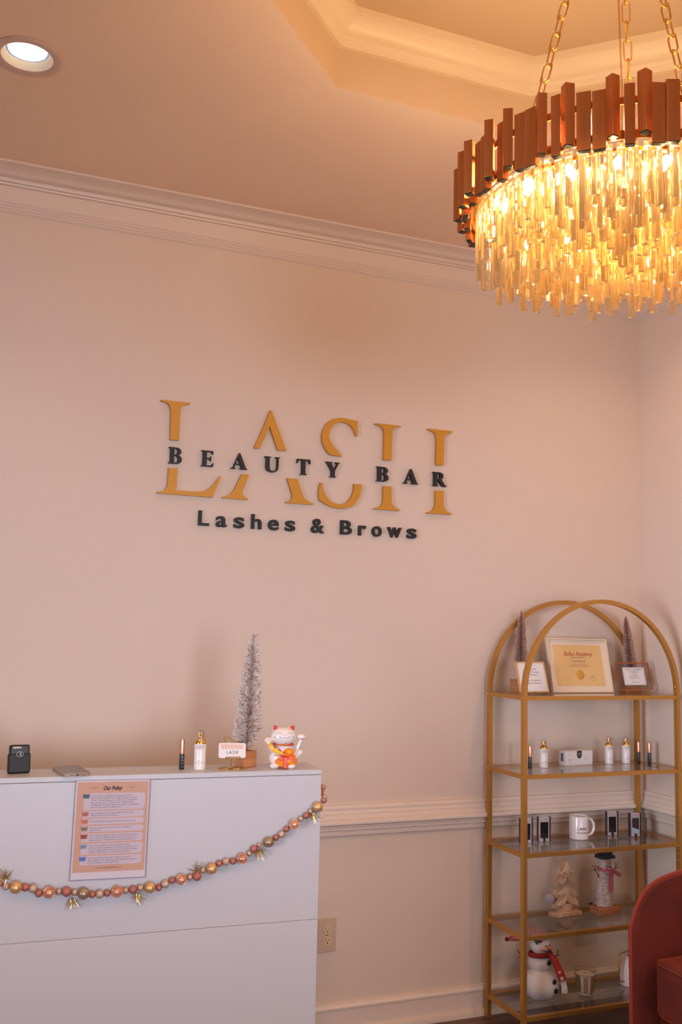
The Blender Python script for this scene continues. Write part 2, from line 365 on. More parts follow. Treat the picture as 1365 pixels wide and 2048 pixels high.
for rr in (.335, .28, .22, .16, .10): fr.lathe([(rr-.004, .022), (rr+.004, .022), (rr+.004, .028), (rr-.004, .028), (rr-.004, .022)], seg=72)
for k in range(6):
    a = k*PI/3 + .3; fr.tube([(0, 0, .032), (.348*math.cos(a), .348*math.sin(a), .032)], .005)
fr.build('frame', SHINY, ch)
MB().lathe([(0, .0245), (.090, .0245), (.090, .0275), (0, .0275)], seg=72).build('uplight_blocker', BRASS, ch)  # plate added to hold back some of the light going up
bu = []
for rr, n, z in ((.305, 20, -.016), (.225, 14, -.012), (.125, 8, -.014)):
    for k in range(n):
        a = 2*PI*k/n + rr*7
        o = MB().ball((0, 0, 0), (.009, .009, .013), 12).build('bulb', BULB, ch, (rr*math.cos(a), rr*math.sin(a), z))
# crystals: triangular prisms, five rings
cr_list = []
for ri, (rr, n) in enumerate(((.330, 84), (.292, 72), (.248, 60), (.200, 48), (.150, 36), (.098, 24), (.045, 10))):
    for k in range(n):
        a = 2*PI*(k + .5*(ri % 2))/n + rnd.uniform(-.01, .01)
        L = (.105, .128, .112, .150)[k % 4] + rnd.uniform(-.007, .007) + (0, .006, .010, .012, .012, .012, .012)[ri]
        cr_list.append((rr*math.cos(a), rr*math.sin(a), a, .012, L, .0105 if k % 4 == 3 else .009))
def prism_into(b, x, y, a, ztop, L, w, local=False):
    n = (.0, 2*PI/3, 4*PI/3); M = (Matrix.Identity(4) if local else Matrix.Translation((x, y, 0)) @ Matrix.Rotation(a, 4, 'Z'))
    tri = [(1.05*w*math.cos(q+PI), 1.25*w*math.sin(q+PI)) for q in n]
    c = .10
    tri2 = []
    for i in range(3):
        p, q = tri[i], tri[(i+1) % 3]; tri2 += [(p[0]*(1-c)+q[0]*c, p[1]*(1-c)+q[1]*c), (p[0]*c+q[0]*(1-c), p[1]*c+q[1]*(1-c))]
    top = [b.bm.verts.new(M @ Vector((p[0], p[1], ztop))) for p in tri2]
    bot = [b.bm.verts.new(M @ Vector((p[0], p[1], ztop-L))) for p in tri2]
    b.bm.faces.new(top); b.bm.faces.new(bot[::-1])
    for i in range(6): j = (i+1) % 6; b.bm.faces.new((top[i], bot[i], bot[j], top[j]))
# the ones that show largest from the room: nearest the camera side / outermost
cam2 = Vector((-CX, -CY)).normalized()
order = sorted(range(len(cr_list)), key=lambda i: -(Vector(cr_list[i][:2]).length*1.5 + .55*Vector(cr_list[i][:2]).dot(cam2) + (.25 if cr_list[i][4] > .14 else 0)))
for i in order[:100]:
    x, y, a, zt, L, w = cr_list[i]; b = MB(); prism_into(b, 0, 0, 0, 0, L, w, True)
    b.build('crystal_prism', CRYST, ch, (x, y, zt), (0, 0, a), smooth=None)
b = MB()
for i in order[100:]:
    x, y, a, zt, L, w = cr_list[i]; prism_into(b, x, y, a, zt, L, w)
o = b.build('crystal_prism', CRYST, ch, smooth=None); o['kind'] = 'stuff'
# chains, wire, canopy
top = Vector((0, 0, ZT-.035-ZB))
AN = [(-.195, .26), (.045, .315), (.325, -.02), (-.02, -.33)]
for ca, cr_ in ((math.radians(195), .31), (math.radians(45), .30), (math.radians(262), .27)):
    p0 = Vector((cr_*math.cos(ca), cr_*math.sin(ca), .105)); p1 = top + Vector((.055*math.cos(ca), .055*math.sin(ca), 0))
    d = p1-p0; LN = d.length; n = int(LN/.044); dn = d.normalized(); b = MB()
    for k in range(n):
        c0 = p0 + dn*(k+.5)*LN/n; pts = []
        hl, hw = LN/n*.5+.003, .0095
        ang = (0 if k % 2 else PI/2) + .3
        q = dn.to_track_quat('Z', 'Y').to_matrix() @ Matrix.Rotation(ang, 3, 'Z')
        for j in range(20):
            t_ = 2*PI*j/20; cx_, cz_ = math.cos(t_), math.sin(t_)
            zz = cz_*hw + (hl-hw)*(1 if cz_ > 0.01 else -1 if cz_ < -.01 else 0)
            pts.append(c0 + q @ Vector((cx_*hw, 0, zz)))
        b.tube(pts, .0021, 6, closed=True)
    b.tube([Vector((p0.x, p0.y, .030)), p0], .003)
    b.build('chain', BRASS, ch, smooth=60)
MB().tube([(0, 0, .03), (.006, 0, .3), (-.004, 0, .6), (0, 0, top.z)], .0022).build('power_cord', clear_mat('clear_cord', (.85, .72, .55, 1)), ch)
MB().lathe([(0, .035), (.085, .035), (.085, .018), (.06, .004), (0, 0)], (0, 0, top.z), 40).build('canopy', BRASS, ch)
l = bpy.data.lights.new('chandelier_bulb_light', 'POINT'); l.energy = 24; l.color = (1.0, .60, .27); l.shadow_soft_size = .12
lo = bpy.data.objects.new('chandelier_bulb_light', l); COL.objects.link(lo); lo.location = (CX, CY, ZB+.13)

# ---------------------------------------------------------------- sign letters
GOLD = {
    'L_up': [(0.7276, 2.3896), (0.8419, 2.3907), (0.8405, 2.3858), (0.8265, 2.3824), (0.8128, 2.3739), (0.8055, 2.3621), (0.8047, 2.3447), (0.8046, 2.2408), (0.7696, 2.2387), (0.7691, 2.3409), (0.7672, 2.3611), (0.7598, 2.3744), (0.7486, 2.3831), (0.7284, 2.3859)],
    'L_lo': [(0.7687, 2.1308), (0.8038, 2.1326), (0.8022, 2.0484), (0.8488, 2.0479), (0.8863, 2.0486), (0.9082, 2.0518), (0.9268, 2.0622), (0.9451, 2.0802), (0.9586, 2.1001), (0.9686, 2.115), (0.9744, 2.113), (0.9675, 2.0929), (0.9569, 2.0639), (0.9439, 2.0317), (0.7294, 2.0319), (0.7292, 2.0368), (0.7474, 2.0394), (0.7607, 2.0483), (0.7672, 2.0617), (0.7685, 2.0803)],
    'A_up': [(1.1634, 2.3951), (1.17, 2.3958), (1.2371, 2.2394), (1.201, 2.2386), (1.1649, 2.3307), (1.1263, 2.2388), (1.1029, 2.2383), (1.1295, 2.3024), (1.1495, 2.3539)],
    'A_loL': [(1.0575, 2.1308), (1.0869, 2.131), (1.0631, 2.0657), (1.062, 2.0529), (1.0689, 2.0433), (1.0861, 2.0357), (1.0862, 2.0322), (0.9821, 2.0319), (0.982, 2.036), (0.9979, 2.0394), (1.0136, 2.0487), (1.0259, 2.0629), (1.0319, 2.0759)],
    'A_loR': [(1.244, 2.13), (1.2865, 2.131), (1.3099, 2.0744), (1.3178, 2.0573), (1.3332, 2.0443), (1.3567, 2.0353), (1.3568, 2.0311), (1.2416, 2.0314), (1.2415, 2.0356), (1.2572, 2.0396), (1.2661, 2.0483), (1.2684, 2.059), (1.2654, 2.0729)],
    'S_up': [(1.5418, 2.3917), (1.5433, 2.3293), (1.5355, 2.3286), (1.5311, 2.3457), (1.5197, 2.3648), (1.4998, 2.3774), (1.4763, 2.3823), (1.4532, 2.3763), (1.4342, 2.3634), (1.4224, 2.3459), (1.418, 2.3255), (1.4196, 2.3057), (1.4306, 2.285), (1.4504, 2.2651), (1.4769, 2.2385), (1.4253, 2.2382), (1.4064, 2.2575), (1.3924, 2.2814), (1.386, 2.3061), (1.3883, 2.3316), (1.399, 2.358), (1.4165, 2.3798), (1.4392, 2.392), (1.4643, 2.3975), (1.4915, 2.3974), (1.517, 2.3928)],
    'S_lo': [(1.3855, 2.1236), (1.3942, 2.1243), (1.3955, 2.1058), (1.4036, 2.085), (1.4175, 2.0646), (1.4351, 2.0498), (1.4583, 2.0407), (1.4813, 2.0423), (1.5041, 2.0529), (1.5211, 2.0721), (1.5321, 2.0982), (1.5336, 2.1164), (1.5313, 2.1289), (1.5665, 2.1299), (1.5659, 2.1044), (1.5579, 2.0784), (1.543, 2.0521), (1.524, 2.0345), (1.4971, 2.0255), (1.4664, 2.0244), (1.4356, 2.0284), (1.4087, 2.039), (1.3826, 2.0532), (1.3794, 2.0725), (1.3798, 2.0974)],
    'H_ul': [(1.6222, 2.3909), (1.7399, 2.3915), (1.7389, 2.3871), (1.7193, 2.3839), (1.7053, 2.3749), (1.7003, 2.3614), (1.7005, 2.3467), (1.6991, 2.241), (1.6633, 2.2395), (1.6642, 2.3432), (1.6631, 2.3626), (1.6551, 2.3764), (1.6416, 2.3848), (1.6223, 2.3857)],
    'H_ur': [(1.8671, 2.3928), (1.9847, 2.3929), (1.9836, 2.3871), (1.9651, 2.3833), (1.9503, 2.3745), (1.9449, 2.3606), (1.9451, 2.3473), (1.9435, 2.2416), (1.9086, 2.2399), (1.9093, 2.3472), (1.9079, 2.3637), (1.9004, 2.3779), (1.8855, 2.3864), (1.8672, 2.3875)],
    'H_ll': [(1.6645, 2.1308), (1.7013, 2.132), (1.7025, 2.0688), (1.7081, 2.0548), (1.7207, 2.0428), (1.7419, 2.0372), (1.741, 2.033), (1.6249, 2.0321), (1.6248, 2.0366), (1.6455, 2.0399), (1.6592, 2.0514), (1.6651, 2.0662)],
    'H_lr': [(1.9076, 2.1306), (1.945, 2.1321), (1.9458, 2.073), (1.9519, 2.0538), (1.9676, 2.0417), (1.9872, 2.0371), (1.9861, 2.0331), (1.8683, 2.0318), (1.8683, 2.0361), (1.8889, 2.0404), (1.9032, 2.0537), (1.9084, 2.0721)],
}
def soft(L, n=2):
    for _ in range(n):
        out = []; N = len(L)
        for i in range(N):
            p, q, r = Vector(L[i-1]), Vector(L[i]), Vector(L[(i+1) % N])
            if (q-p).length > 1e-6 and (r-q).length > 1e-6 and (q-p).angle(r-q) < math.radians(50):
                k = .25; a = q + (p-q)*min(k, .012/(p-q).length); b_ = q + (r-q)*min(k, .012/(r-q).length); out += [tuple(a), tuple(b_)]
            else: out.append(tuple(q))
        L = out
    return L
def letter(loops, m, parent=None, name='letter', y=3.6295, ext=.0075, c=None):
    xs_ = [p[0] for p in loops[0]]; zs_ = [p[1] for p in loops[0]]
    c = c or ((min(xs_)+max(xs_))/2, (min(zs_)+max(zs_))/2)
    b = MB().addmesh(flat([[(p[0]-c[0], p[1]-c[1]) for p in L] for L in loops], ext), UPR)
    return b.build(name, m, parent, (0, 0, 0) if parent else (c[0], y, c[1]), smooth=30)
for nm, ks, cap, lab in (('L', ('L_up', 'L_lo'), (.84, 2.2), 'big gold wall letter L, leftmost of the four, cut across the middle'),
                         ('A', ('A_up', 'A_loL', 'A_loR'), (1.17, 2.2), 'big gold wall letter A, second of the four, cut across the middle'),
                         ('S', ('S_up', 'S_lo'), (1.47, 2.2), 'big gold wall letter S, third of the four, cut across the middle'),
                         ('H', ('H_ul', 'H_ur', 'H_ll', 'H_lr'), (1.80, 2.2), 'big gold wall letter H, rightmost of the four, cut across the middle')):
    t = thing('sign_letter', lab, 'sign letter', (cap[0], 3.6295, cap[1]), 0, 'big gold letters on the wall')
    for k in ks: letter([soft(GOLD[k])], GOLDL, t, 'upper_piece' if 'u' in k else 'lower_piece', c=cap)
GL = {
 'B': [[(0,0),(.5,0),(.68,.03),(.8,.12),(.84,.27),(.8,.4),(.7,.5),(.62,.53),(.72,.58),(.78,.67),(.79,.78),(.73,.9),(.62,.97),(.5,1),(0,1),(0,.96),(.1,.93),(.1,.07),(0,.04)], [(.34,.56),(.34,.94),(.45,.94),(.54,.88),(.57,.76),(.53,.63),(.45,.56)], [(.34,.06),(.34,.5),(.46,.5),(.57,.42),(.61,.28),(.56,.13),(.46,.06)]],
 'E': [[(0,0),(.74,0),(.79,.24),(.75,.24),(.68,.12),(.58,.06),(.34,.06),(.34,.48),(.5,.48),(.57,.43),(.58,.36),(.62,.36),(.62,.66),(.58,.66),(.57,.59),(.5,.54),(.34,.54),(.34,.94),(.56,.94),(.66,.89),(.71,.79),(.75,.79),(.72,1),(0,1),(0,.96),(.1,.93),(.1,.07),(0,.04)]],
 'A': [[(0,0),(.3,0),(.3,.04),(.22,.07),(.29,.27),(.62,.27),(.69,.09),(.6,.04),(.6,0),(1.08,0),(1.08,.04),(1.0,.08),(.58,1.0),(.52,1.0),(.14,.09),(0,.04)], [(.315,.33),(.595,.33),(.455,.68)]],
 'U': [[(0,1),(0,.96),(.1,.93),(.1,.3),(.14,.14),(.27,.03),(.5,-.02),(.72,.02),(.86,.12),(.91,.3),(.91,.93),(1.0,.96),(1.0,1),(.68,1),(.68,.96),(.8,.93),(.8,.32),(.75,.17),(.65,.09),(.53,.07),(.42,.1),(.35,.2),(.33,.35),(.33,.93),(.42,.96),(.42,1)]],
 'T': [[(.24,0),(.7,0),(.7,.04),(.59,.07),(.59,.94),(.74,.94),(.84,.87),(.89,.72),(.93,.72),(.91,1),(.03,1),(0,.72),(.04,.72),(.1,.87),(.2,.94),(.35,.94),(.35,.07),(.24,.04)]],
 'Y': [[(.3,0),(.72,0),(.72,.04),(.63,.07),(.63,.42),(.88,.93),(.97,.96),(.97,1),(.65,1),(.65,.96),(.77,.92),(.58,.5),(.38,.93),(.46,.96),(.46,1),(0,1),(0,.96),(.09,.92),(.39,.42),(.39,.07),(.3,.04)]],
 'R': [[(0,0),(.42,0),(.42,.04),(.34,.07),(.34,.47),(.42,.47),(.72,.04),(.85,0),(1.05,0),(1.05,.04),(.95,.08),(.66,.5),(.76,.57),(.8,.7),(.78,.85),(.68,.96),(.5,1),(0,1),(0,.96),(.1,.93),(.1,.07),(0,.04)], [(.34,.53),(.34,.94),(.46,.94),(.55,.87),(.58,.75),(.54,.61),(.46,.53)]]}
ORD = {0: 'black serif wall letter B that starts the word BEAUTY', 1: 'black serif wall letter E in BEAUTY', 2: 'black serif wall letter A in BEAUTY, between E and U', 3: 'black serif wall letter U in BEAUTY', 4: 'black serif wall letter T in BEAUTY', 5: 'black serif wall letter Y that ends BEAUTY', 6: 'black serif wall letter B that starts the word BAR', 7: 'black serif wall letter A in the word BAR', 8: 'black serif wall letter R that ends the word BAR'}
for i, (g, x, w, h_) in enumerate((('B', .7675, .051, .0625), ('E', .8943, .049, .0613), ('A', 1.0124, .0652, .0634), ('U', 1.148, .0645, .0605), ('T', 1.2834, .0575, .0625), ('Y', 1.4078, .0609, .0617), ('B', 1.6328, .0550, .0613), ('A', 1.7563, .068, .0634), ('R', 1.894, .0653, .0603))):
    L0 = GL[g]; wx = max(p[0] for p in L0[0]); z0 = 2.1495
    L1 = [[(x + p[0]/wx*w, z0 + p[1]*h_) for p in L] for L in L0]
    L1 = [soft(L, 1) if g in 'BURE' else L for L in L1]
    tag(letter(L1, BLACKM, name='sign_letter'), ORD[i], 'sign letter', 'small black serif letters on the wall')
for i, (g, x0, x1, z0, z1, lab) in enumerate((('L', .8935, .9359, 1.9205, 1.978, 'capital L that starts LASHES'), ('a', .9623, 1.0053, 1.9190, 1.9615, 'small a in Lashes'), ('s', 1.0335, 1.0757, 1.919, 1.9618, 'middle s in Lashes, between a and h'), ('h', 1.1042, 1.1456, 1.9203, 1.978, 'h in Lashes'),
        ('e', 1.173, 1.2165, 1.9192, 1.9614, 'e in Lashes'), ('s', 1.2436, 1.2855, 1.9195, 1.962, 'last s of Lashes, left of the ampersand'), ('&', 1.3532, 1.4095, 1.919, 1.977, 'ampersand between Lashes and Brows'), ('B', 1.4796, 1.5296, 1.9203, 1.978, 'capital B that starts Brows'),
        ('r', 1.5592, 1.5935, 1.9206, 1.9620, 'r in Brows'), ('o', 1.6195, 1.6629, 1.9195, 1.963, 'o in Brows'), ('w', 1.6892, 1.7533, 1.9205, 1.963, 'w in Brows'), ('s', 1.7792, 1.8224, 1.9205, 1.963, 's that ends Brows'))):
    me = text(g, 1.0, 0, bold=.018, res=6); xs_ = [v.co.x for v in me.vertices]; ys_ = [v.co.y for v in me.vertices]
    bpy.data.meshes.remove(me)
    me = text(g, 1.0, .5, bold=.018, res=6)
    sx = (x1-x0)/(max(xs_)-min(xs_)); sz = (z1-z0)/(max(ys_)-min(ys_))
    M = UPR @ Matrix.Diagonal((sx, sz, .012, 1)) @ at(-(max(xs_)+min(xs_))/2, -(max(ys_)+min(ys_))/2, 0)
    o = MB().addmesh(me, M).build('sign_letter', BLACKM, None, ((x0+x1)/2, 3.631, (z0+z1)/2), smooth=30)
    tag(o, 'black sans-serif wall letter, ' + lab, 'sign letter', 'small black sans-serif letters in the bottom line')

# ---------------------------------------------------------------- reception desk
DA = math.radians(-2.6); DO = Vector((1.131, 2.877, 0)); DR = Matrix.Rotation(DA, 3, 'Z'); ZD = 1.1095
def dk(u, d, z=ZD): return DO + DR @ Vector((u, d, z))
desk = thing('reception_desk', 'tall white laminate reception desk with a narrow top ledge', 'desk', DO, DA)
MB().bb(-1.95, 0, 0, .16, 1.0945, ZD).build('top_ledge', WHITE, desk, bevel=.0015)
MB().bb(-1.949, -.001, .001, .019, .665, 1.0935).build('upper_front_panel', WHITE, desk, bevel=.001)
MB().bb(-1.949, -.001, .001, .019, 0, .6643).build('lower_front_panel', WHITE, desk, bevel=.001)
MB().bb(-.020, -.001, .0195, .16, 0, 1.094).bb(-.020, -.001, .16, .60, 0, .74).build('side_panel', WHITE, desk)
MB().bb(-1.949, -1.93, .0195, .16, 0, 1.094).bb(-1.949, -1.93, .16, .60, 0, .74).build('side_panel', WHITE, desk)
MB().bb(-1.92, -.021, .02, .60, .72, .745).build('worktop', WHITE, desk, bevel=.001)
MB().bb(-1.92, -.021, .145, .16, .746, 1.094).build('back_panel', WHITE, desk)

# policy sign
ps = thing('policy_sign', 'peach printed policy sheet in a clear acrylic holder on the desk front', 'sign', tuple(dk(-.635, 0, .96)), (0, math.radians(.6), DA))
SW, SH = .208, .272
MB().bb(-.107, .107, -.0075, -.0055, -.139, .138).bb(-.107, .107, -.0025, -.0005, -.139, .138).bb(-.107, -.1055, -.0055, -.0025, -.139, .138).bb(.1055, .107, -.0055, -.0025, -.139, .138).build('acrylic_holder', ACRYL, ps, bevel=.0006)
sheet = MB().bb(-SW/2, SW/2, -.0040, -.0030, -SH/2, SH/2).build('printed_sheet', PAPER, ps)
def rrect(x0, x1, y0, y1, r, rl=0):
    P = []
    for cx, cy, s0, q in ((x1-r, y1-r, 0, r), (x0+rl, y1-rl, 1, rl), (x0+rl, y0+rl, 2, rl), (x1-r, y0+r, 3, r)):
        if q <= 0: P.append((cx, cy)); continue
        for k in range(6): a = (s0+k/5)*PI/2; P.append((cx+q*math.cos(a), cy+q*math.sin(a)))
    return P
def fx(f): return -SW/2 + f*SW
def fy(f): return SH/2 - f*SH
def put(b, loops, y, M=None): return b.addmesh(flat(loops), at(0, y, 0) @ UPR)
b = MB(); put(b, [[(fx(.02), fy(.015)), (fx(.02), fy(.93)), (fx(.985), fy(.93)), (fx(.985), fy(.015))]], -.00405); b.build('peach_background', PEACH, sheet, smooth=None)
rows = [(.130, .300, (90, 120, 135)), (.312, .378, (205, 130, 118)), (.388, .448, (225, 145, 105)), (.462, .525, (165, 145, 118)), (.540, .625, (176, 92, 76)), (.640, .752, (150, 175, 195)), (.765, .858, (110, 145, 210))]
LAV = mat('lavender_box', srgb(224, 214, 220), 0.6)
txt = ["Please keep in mind that showing up late for an\nappointment will affect the length and nature of your\nservice. We will always do our best to accommodate\nlate arrivals up to 15 minutes late. Unfortunately,\narriving after 15 minutes late will result in a cancellation\nand the associated cancellation fee.",
 "Any cancellations or changes within 24 hrs will be\ncharged 50% of booked services.", "No shows will be charged 100% of the service price.", "A credit card is required to hold or schedule an\nappointment.",
 "We reserve the right to refuse or discontinue service to\nanyone demonstrating behavior that is perceived to be\ninappropriate or disruptive to our studio atmosphere.",
 "If you're not satisfied, we're not satisfied. We're\npassionate about ensuring our clients are satisfied, so if\nyou aren't happy with your lashes for any reason, please\nnotify us within 48 hrs of your last appointment.",
 "Lash Beauty Bar and its team members are much\nappreciative to our clients by understanding this policy\nand respecting our time and efforts!"]
bx = MB(); tx = MB(); sh_ = MB()
for i, (a, c_, col) in enumerate(rows):
    put(bx, [rrect(fx(.115), fx(.945), fy(c_), fy(a), .0085 if c_-a > .07 else .0078)], -.00412)
    nb = MB(); put(nb, [[(fx(.095), fy(a+.008)), (fx(.195), fy(a+.008)), (fx(.185), fy(a+.052)), (fx(.105), fy(a+.052))]], -.00420)
    nb.build('number_tab', mat('tab_%d' % i, srgb(*col), .6), sheet, smooth=None)
    me = text('0%d' % (i+1), .0068, align='CENTER'); tx.addmesh(me, at(fx(.145), -.00428, fy(a+.040)) @ UPR)
    me = text(txt[i], .00605, shear=.15, line=1.04, res=1); ym = [v.co.x for v in me.vertices]; s_ = min(1, fx(.925)/1 - fx(.215)) / max(ym) if False else min(1.0, (fx(.93)-fx(.212))/max(ym))
    n = txt[i].count('\n')+1; tx.addmesh(me, at(fx(.212), -.00420, fy((a+c_)/2) + (n/2*.0063) - .0050) @ UPR @ Matrix.Scale(s_, 4))
bx.build('text_box', LAV, sheet, smooth=None)
tx.addmesh(text('www.yourlashbeautybar.com', .0062, align='CENTER', shear=.1), at(0, -.0042, fy(.895)) @ UPR)
tx.build('printed_text', INK, sheet, smooth=None)
ti = MB(); ti.addmesh(text('Our Policy', .0150, bold=.0006, shear=.35, align='CENTER', res=3), at(fx(.5)-.002, -.0042, fy(.098)) @ UPR @ Matrix.Diagonal((.80, 1, 1, 1)))
for sx in (.24, .76):
    for k in range(7):
        f = k/6-.5; p = Vector((fx(sx)+f*.015, -.0042, fy(.072)-.0020*(1-4*f*f)+.001)); 
        ti.tube([p, p + Vector((f*.004, 0, -.0022))], .0002, 4)
    ti.tube([(fx(sx)+f*.016, -.0042, fy(.072)-.0020*(1-4*f*f)+.001) for f in [k/8-.5 for k in range(9)]], .00028, 4)
ti.build('title', BLACKM, sheet, smooth=None)
MB().tube([(fx(.5)-.012+.024*k/10, -.0076, .1375-.006*math.sin(PI*k/10)) for k in range(11)], .0004, 5).build('thumb_notch', ACRYL, ps)

# garland
BEADS = [(-0.926, 0.829, 0.008, 'r'), (-0.911, 0.821, 0.0099, 'c'), (-0.885, 0.819, 0.0172, 'G'), (-0.86, 0.816, 0.011, 'r'), (-0.839, 0.812, 0.0128, 'c'), (-0.823, 0.798, 0.011, 'r'), (-0.796, 0.8, 0.0175, 'P'), (-0.77, 0.798, 0.0088, 'c'), (-0.749, 0.798, 0.0139, 'r'), (-0.727, 0.794, 0.0095, 'c'), (-0.703, 0.791, 0.0168, 'g'), (-0.679, 0.785, 0.0102, 'r'), (-0.658, 0.785, 0.0121, 'c'), (-0.637, 0.786, 0.0099, 'r'), (-0.61, 0.79, 0.0172, 'P'), (-0.586, 0.79, 0.0095, 'c'), (-0.565, 0.791, 0.0121, 'r'), (-0.544, 0.795, 0.0099, 'c'), (-0.518, 0.795, 0.0164, 'G'), (-0.492, 0.791, 0.0095, 'r'), (-0.474, 0.801, 0.0118, 'c'), (-0.454, 0.81, 0.0102, 'r'), (-0.428, 0.812, 0.0166, 'P'), (-0.403, 0.815, 0.0095, 'c'), (-0.382, 0.817, 0.013, 'r'), (-0.364, 0.832, 0.0087, 'c'), (-0.34, 0.837, 0.0162, 'G'), (-0.317, 0.849, 0.0099, 'r'), (-0.297, 0.853, 0.0114, 'c'), (-0.275, 0.853, 0.0099, 'r'), (-0.249, 0.861, 0.017, 'P'), (-0.226, 0.872, 0.0087, 'c'), (-0.213, 0.885, 0.0114, 'r'), (-0.196, 0.895, 0.0071, 'c'), (-0.169, 0.904, 0.0158, 'g'), (-0.145, 0.914, 0.0095, 'r'), (-0.128, 0.924, 0.0114, 'c'), (-0.113, 0.938, 0.0095, 'r'), (-0.09, 0.952, 0.0166, 'P'), (-0.068, 0.966, 0.0087, 'c'), (-0.052, 0.975, 0.0102, 'r'), (-0.037, 0.987, 0.0079, 'c'), (-0.017, 1.001, 0.0158, 'G'), (0.001, 1.017, 0.0095, 'r'), (0.007, 1.025, 0.0079, 'c')]

ga = thing('bead_garland', 'rose gold and champagne bead garland with gold pine cones draped across the desk front', 'garland', DO, DA)
RB = mat('rose_bead', srgb(182, 116, 106), .35, .5, bump=(900, .5)); CB = mat('champagne_bead', srgb(206, 184, 162), .3, .75, bump=(900, .6))
GB = mat('matte_gold_bead', srgb(214, 172, 120), .35, .6); SB = mat('pewter_gold_bead', srgb(168, 146, 122), .32, .65); PC = mat('copper_pine_cone', srgb(226, 176, 150), .3, .75)
TN = mat('gold_tinsel', srgb(214, 190, 130), .2, .85)
GY = lambda r: -.003 - r
pts = [(-1.25, GY(.01), .86), (-1.05, GY(.01), .835)] + [(u, GY(r*.9), z) for u, z, r, k in BEADS[:-2]] + [(.006, -.008, 1.017), (.010, .006, 1.028), (.009, .014, 1.045), (.006, .022, 1.056)]
MB().tube(pts, .0011, 6).build('string', COPPER, ga)
r9 = random.Random(11)
def cone_mesh(r):
    b = MB(); b.ball((0, 0, 0), (r*.80, r*.80, r*.9), 16)
    for i in range(120):
        z = 1-2*(i+.5)/120; a = i*2.39996; q = math.sqrt(1-z*z); n_ = Vector((q*math.cos(a), q*math.sin(a), z))
        M = Matrix.Translation(n_*r*.82) @ n_.to_track_quat('Z', 'Y').to_matrix().to_4x4()
        b.lathe([(0, r*.17), (r*.07, r*.14), (r*.12, r*.02), (r*.10, -r*.05)], seg=6, M=M)
    return b
for u, z, r, k in BEADS:
    y = GY(r)
    if u > -.003: y = -.004 if u < .004 else .006; u += .006
    if k == 'P': cone_mesh(r).build('pine_cone', PC, ga, (u, y, z), (r9.uniform(0, 3), r9.uniform(0, 3), 0))
    else: MB().ball((0, 0, 0), r, 20).build('bead', {'r': RB, 'c': CB, 'G': GB, 'g': SB}[k], ga, (u, y, z))
cone_mesh(.010).build('pine_cone', PC, ga, (.010, .016, 1.053))
for k in range(4): MB().ball((0, 0, 0), .0042, 12).build('bead', COPPER, ga, (.008, .012, 1.030+.0045*k))
for u, z, dx, dz in ((-.916, .843, 0, .6), (-.734, .775, .2, -1), (-.552, .776, 0, -1), (-.381, .832, 0, .3), (-.195, .880, .2, -.7), (-.031, .979, .3, -.4)):
    b = MB()
    for k in range(46):
        v = Vector((r9.gauss(dx, .8), r9.uniform(-.9, .0), r9.gauss(dz, .8))).normalized()*r9.uniform(.014, .032)
        p0 = Vector((r9.uniform(-.008, .008), 0, r9.uniform(-.004, .004))); s_ = v.cross(Vector((0, 1, .3))).normalized()*.0006
        if (p0+v).y > .010: continue
        b.bm.faces.new([b.bm.verts.new(q) for q in (p0-s_, p0+s_, p0+v+s_*.6, p0+v-s_*.6)])
    b.build('tinsel_tuft', TN, ga, (u, -.014, z), smooth=None)

# things on the ledge
def cable(a, n, r): return a
ct = thing('card_reader', 'black card payment reader standing at the left end of the desk ledge', 'card reader', tuple(dk(-.893, .085)), (math.radians(-6), 0, DA+math.radians(8)))
MB().bb(-.028, .028, -.011, .011, .001, .080).build('body', BLACK, ct, bevel=.005)
MB().bb(-.0305, .0305, -.0135, .0135, .001, .056).build('rubber_sleeve', mat('black_rubber', srgb(24, 26, 30), .55), ct, bevel=.004)
b = MB().addmesh(text('vagaro', .0088, bold=.0003), at(-.020, -.01115, .070) @ UPR); b.build('printed_text', PAPER, ct, smooth=None)
b = MB()
for r_ in (.0025, .0045, .0065): b.tube([(-.003+r_*math.cos(t_), -.0140, .0535+r_*math.sin(t_)) for t_ in [(-50+100*k/8)*PI/180 for k in range(9)]], .00045, 5)
b.tube([(.0095*math.cos(2*PI*k/24), -.0140, .0535+.0072*math.sin(2*PI*k/24)) for k in range(24)], .0004, 5, closed=True)
b.build('contactless_symbol', PAPER, ct)
ph = thing('smartphone', 'grey smartphone lying face down in a clear case on the ledge', 'phone', tuple(dk(-.748, .066, ZD)), DA+math.radians(9))
MB().addmesh(flat([rrect(-.036, .036, -.0735, .0735, .010, .010)], .0038), at(0, 0, .0050)).build('body', mat('grey_phone', srgb(120, 112, 112), .3, .5), ph, bevel=.0012)
MB().addmesh(flat([rrect(-.0385, .0385, -.076, .076, .012, .012), rrect(-.0362, .0362, -.0737, .0737, .010, .010)], .0048), at(0, 0, .0050)).build('case', mat('cloudy_clear_case', srgb(206, 186, 168), .25, 0, Transmission_Weight=.5), ph, bevel=.001)
MB().bb(-.0045, .0045, -.0765, -.0758, .0035, .0065).build('charging_port', BLACK, ph)
for k in (-1, 1): MB().bb(k*.016-.006, k*.016+.006, -.0764, -.0759, .0042, .0058).build('speaker_slot', SHINY, ph)

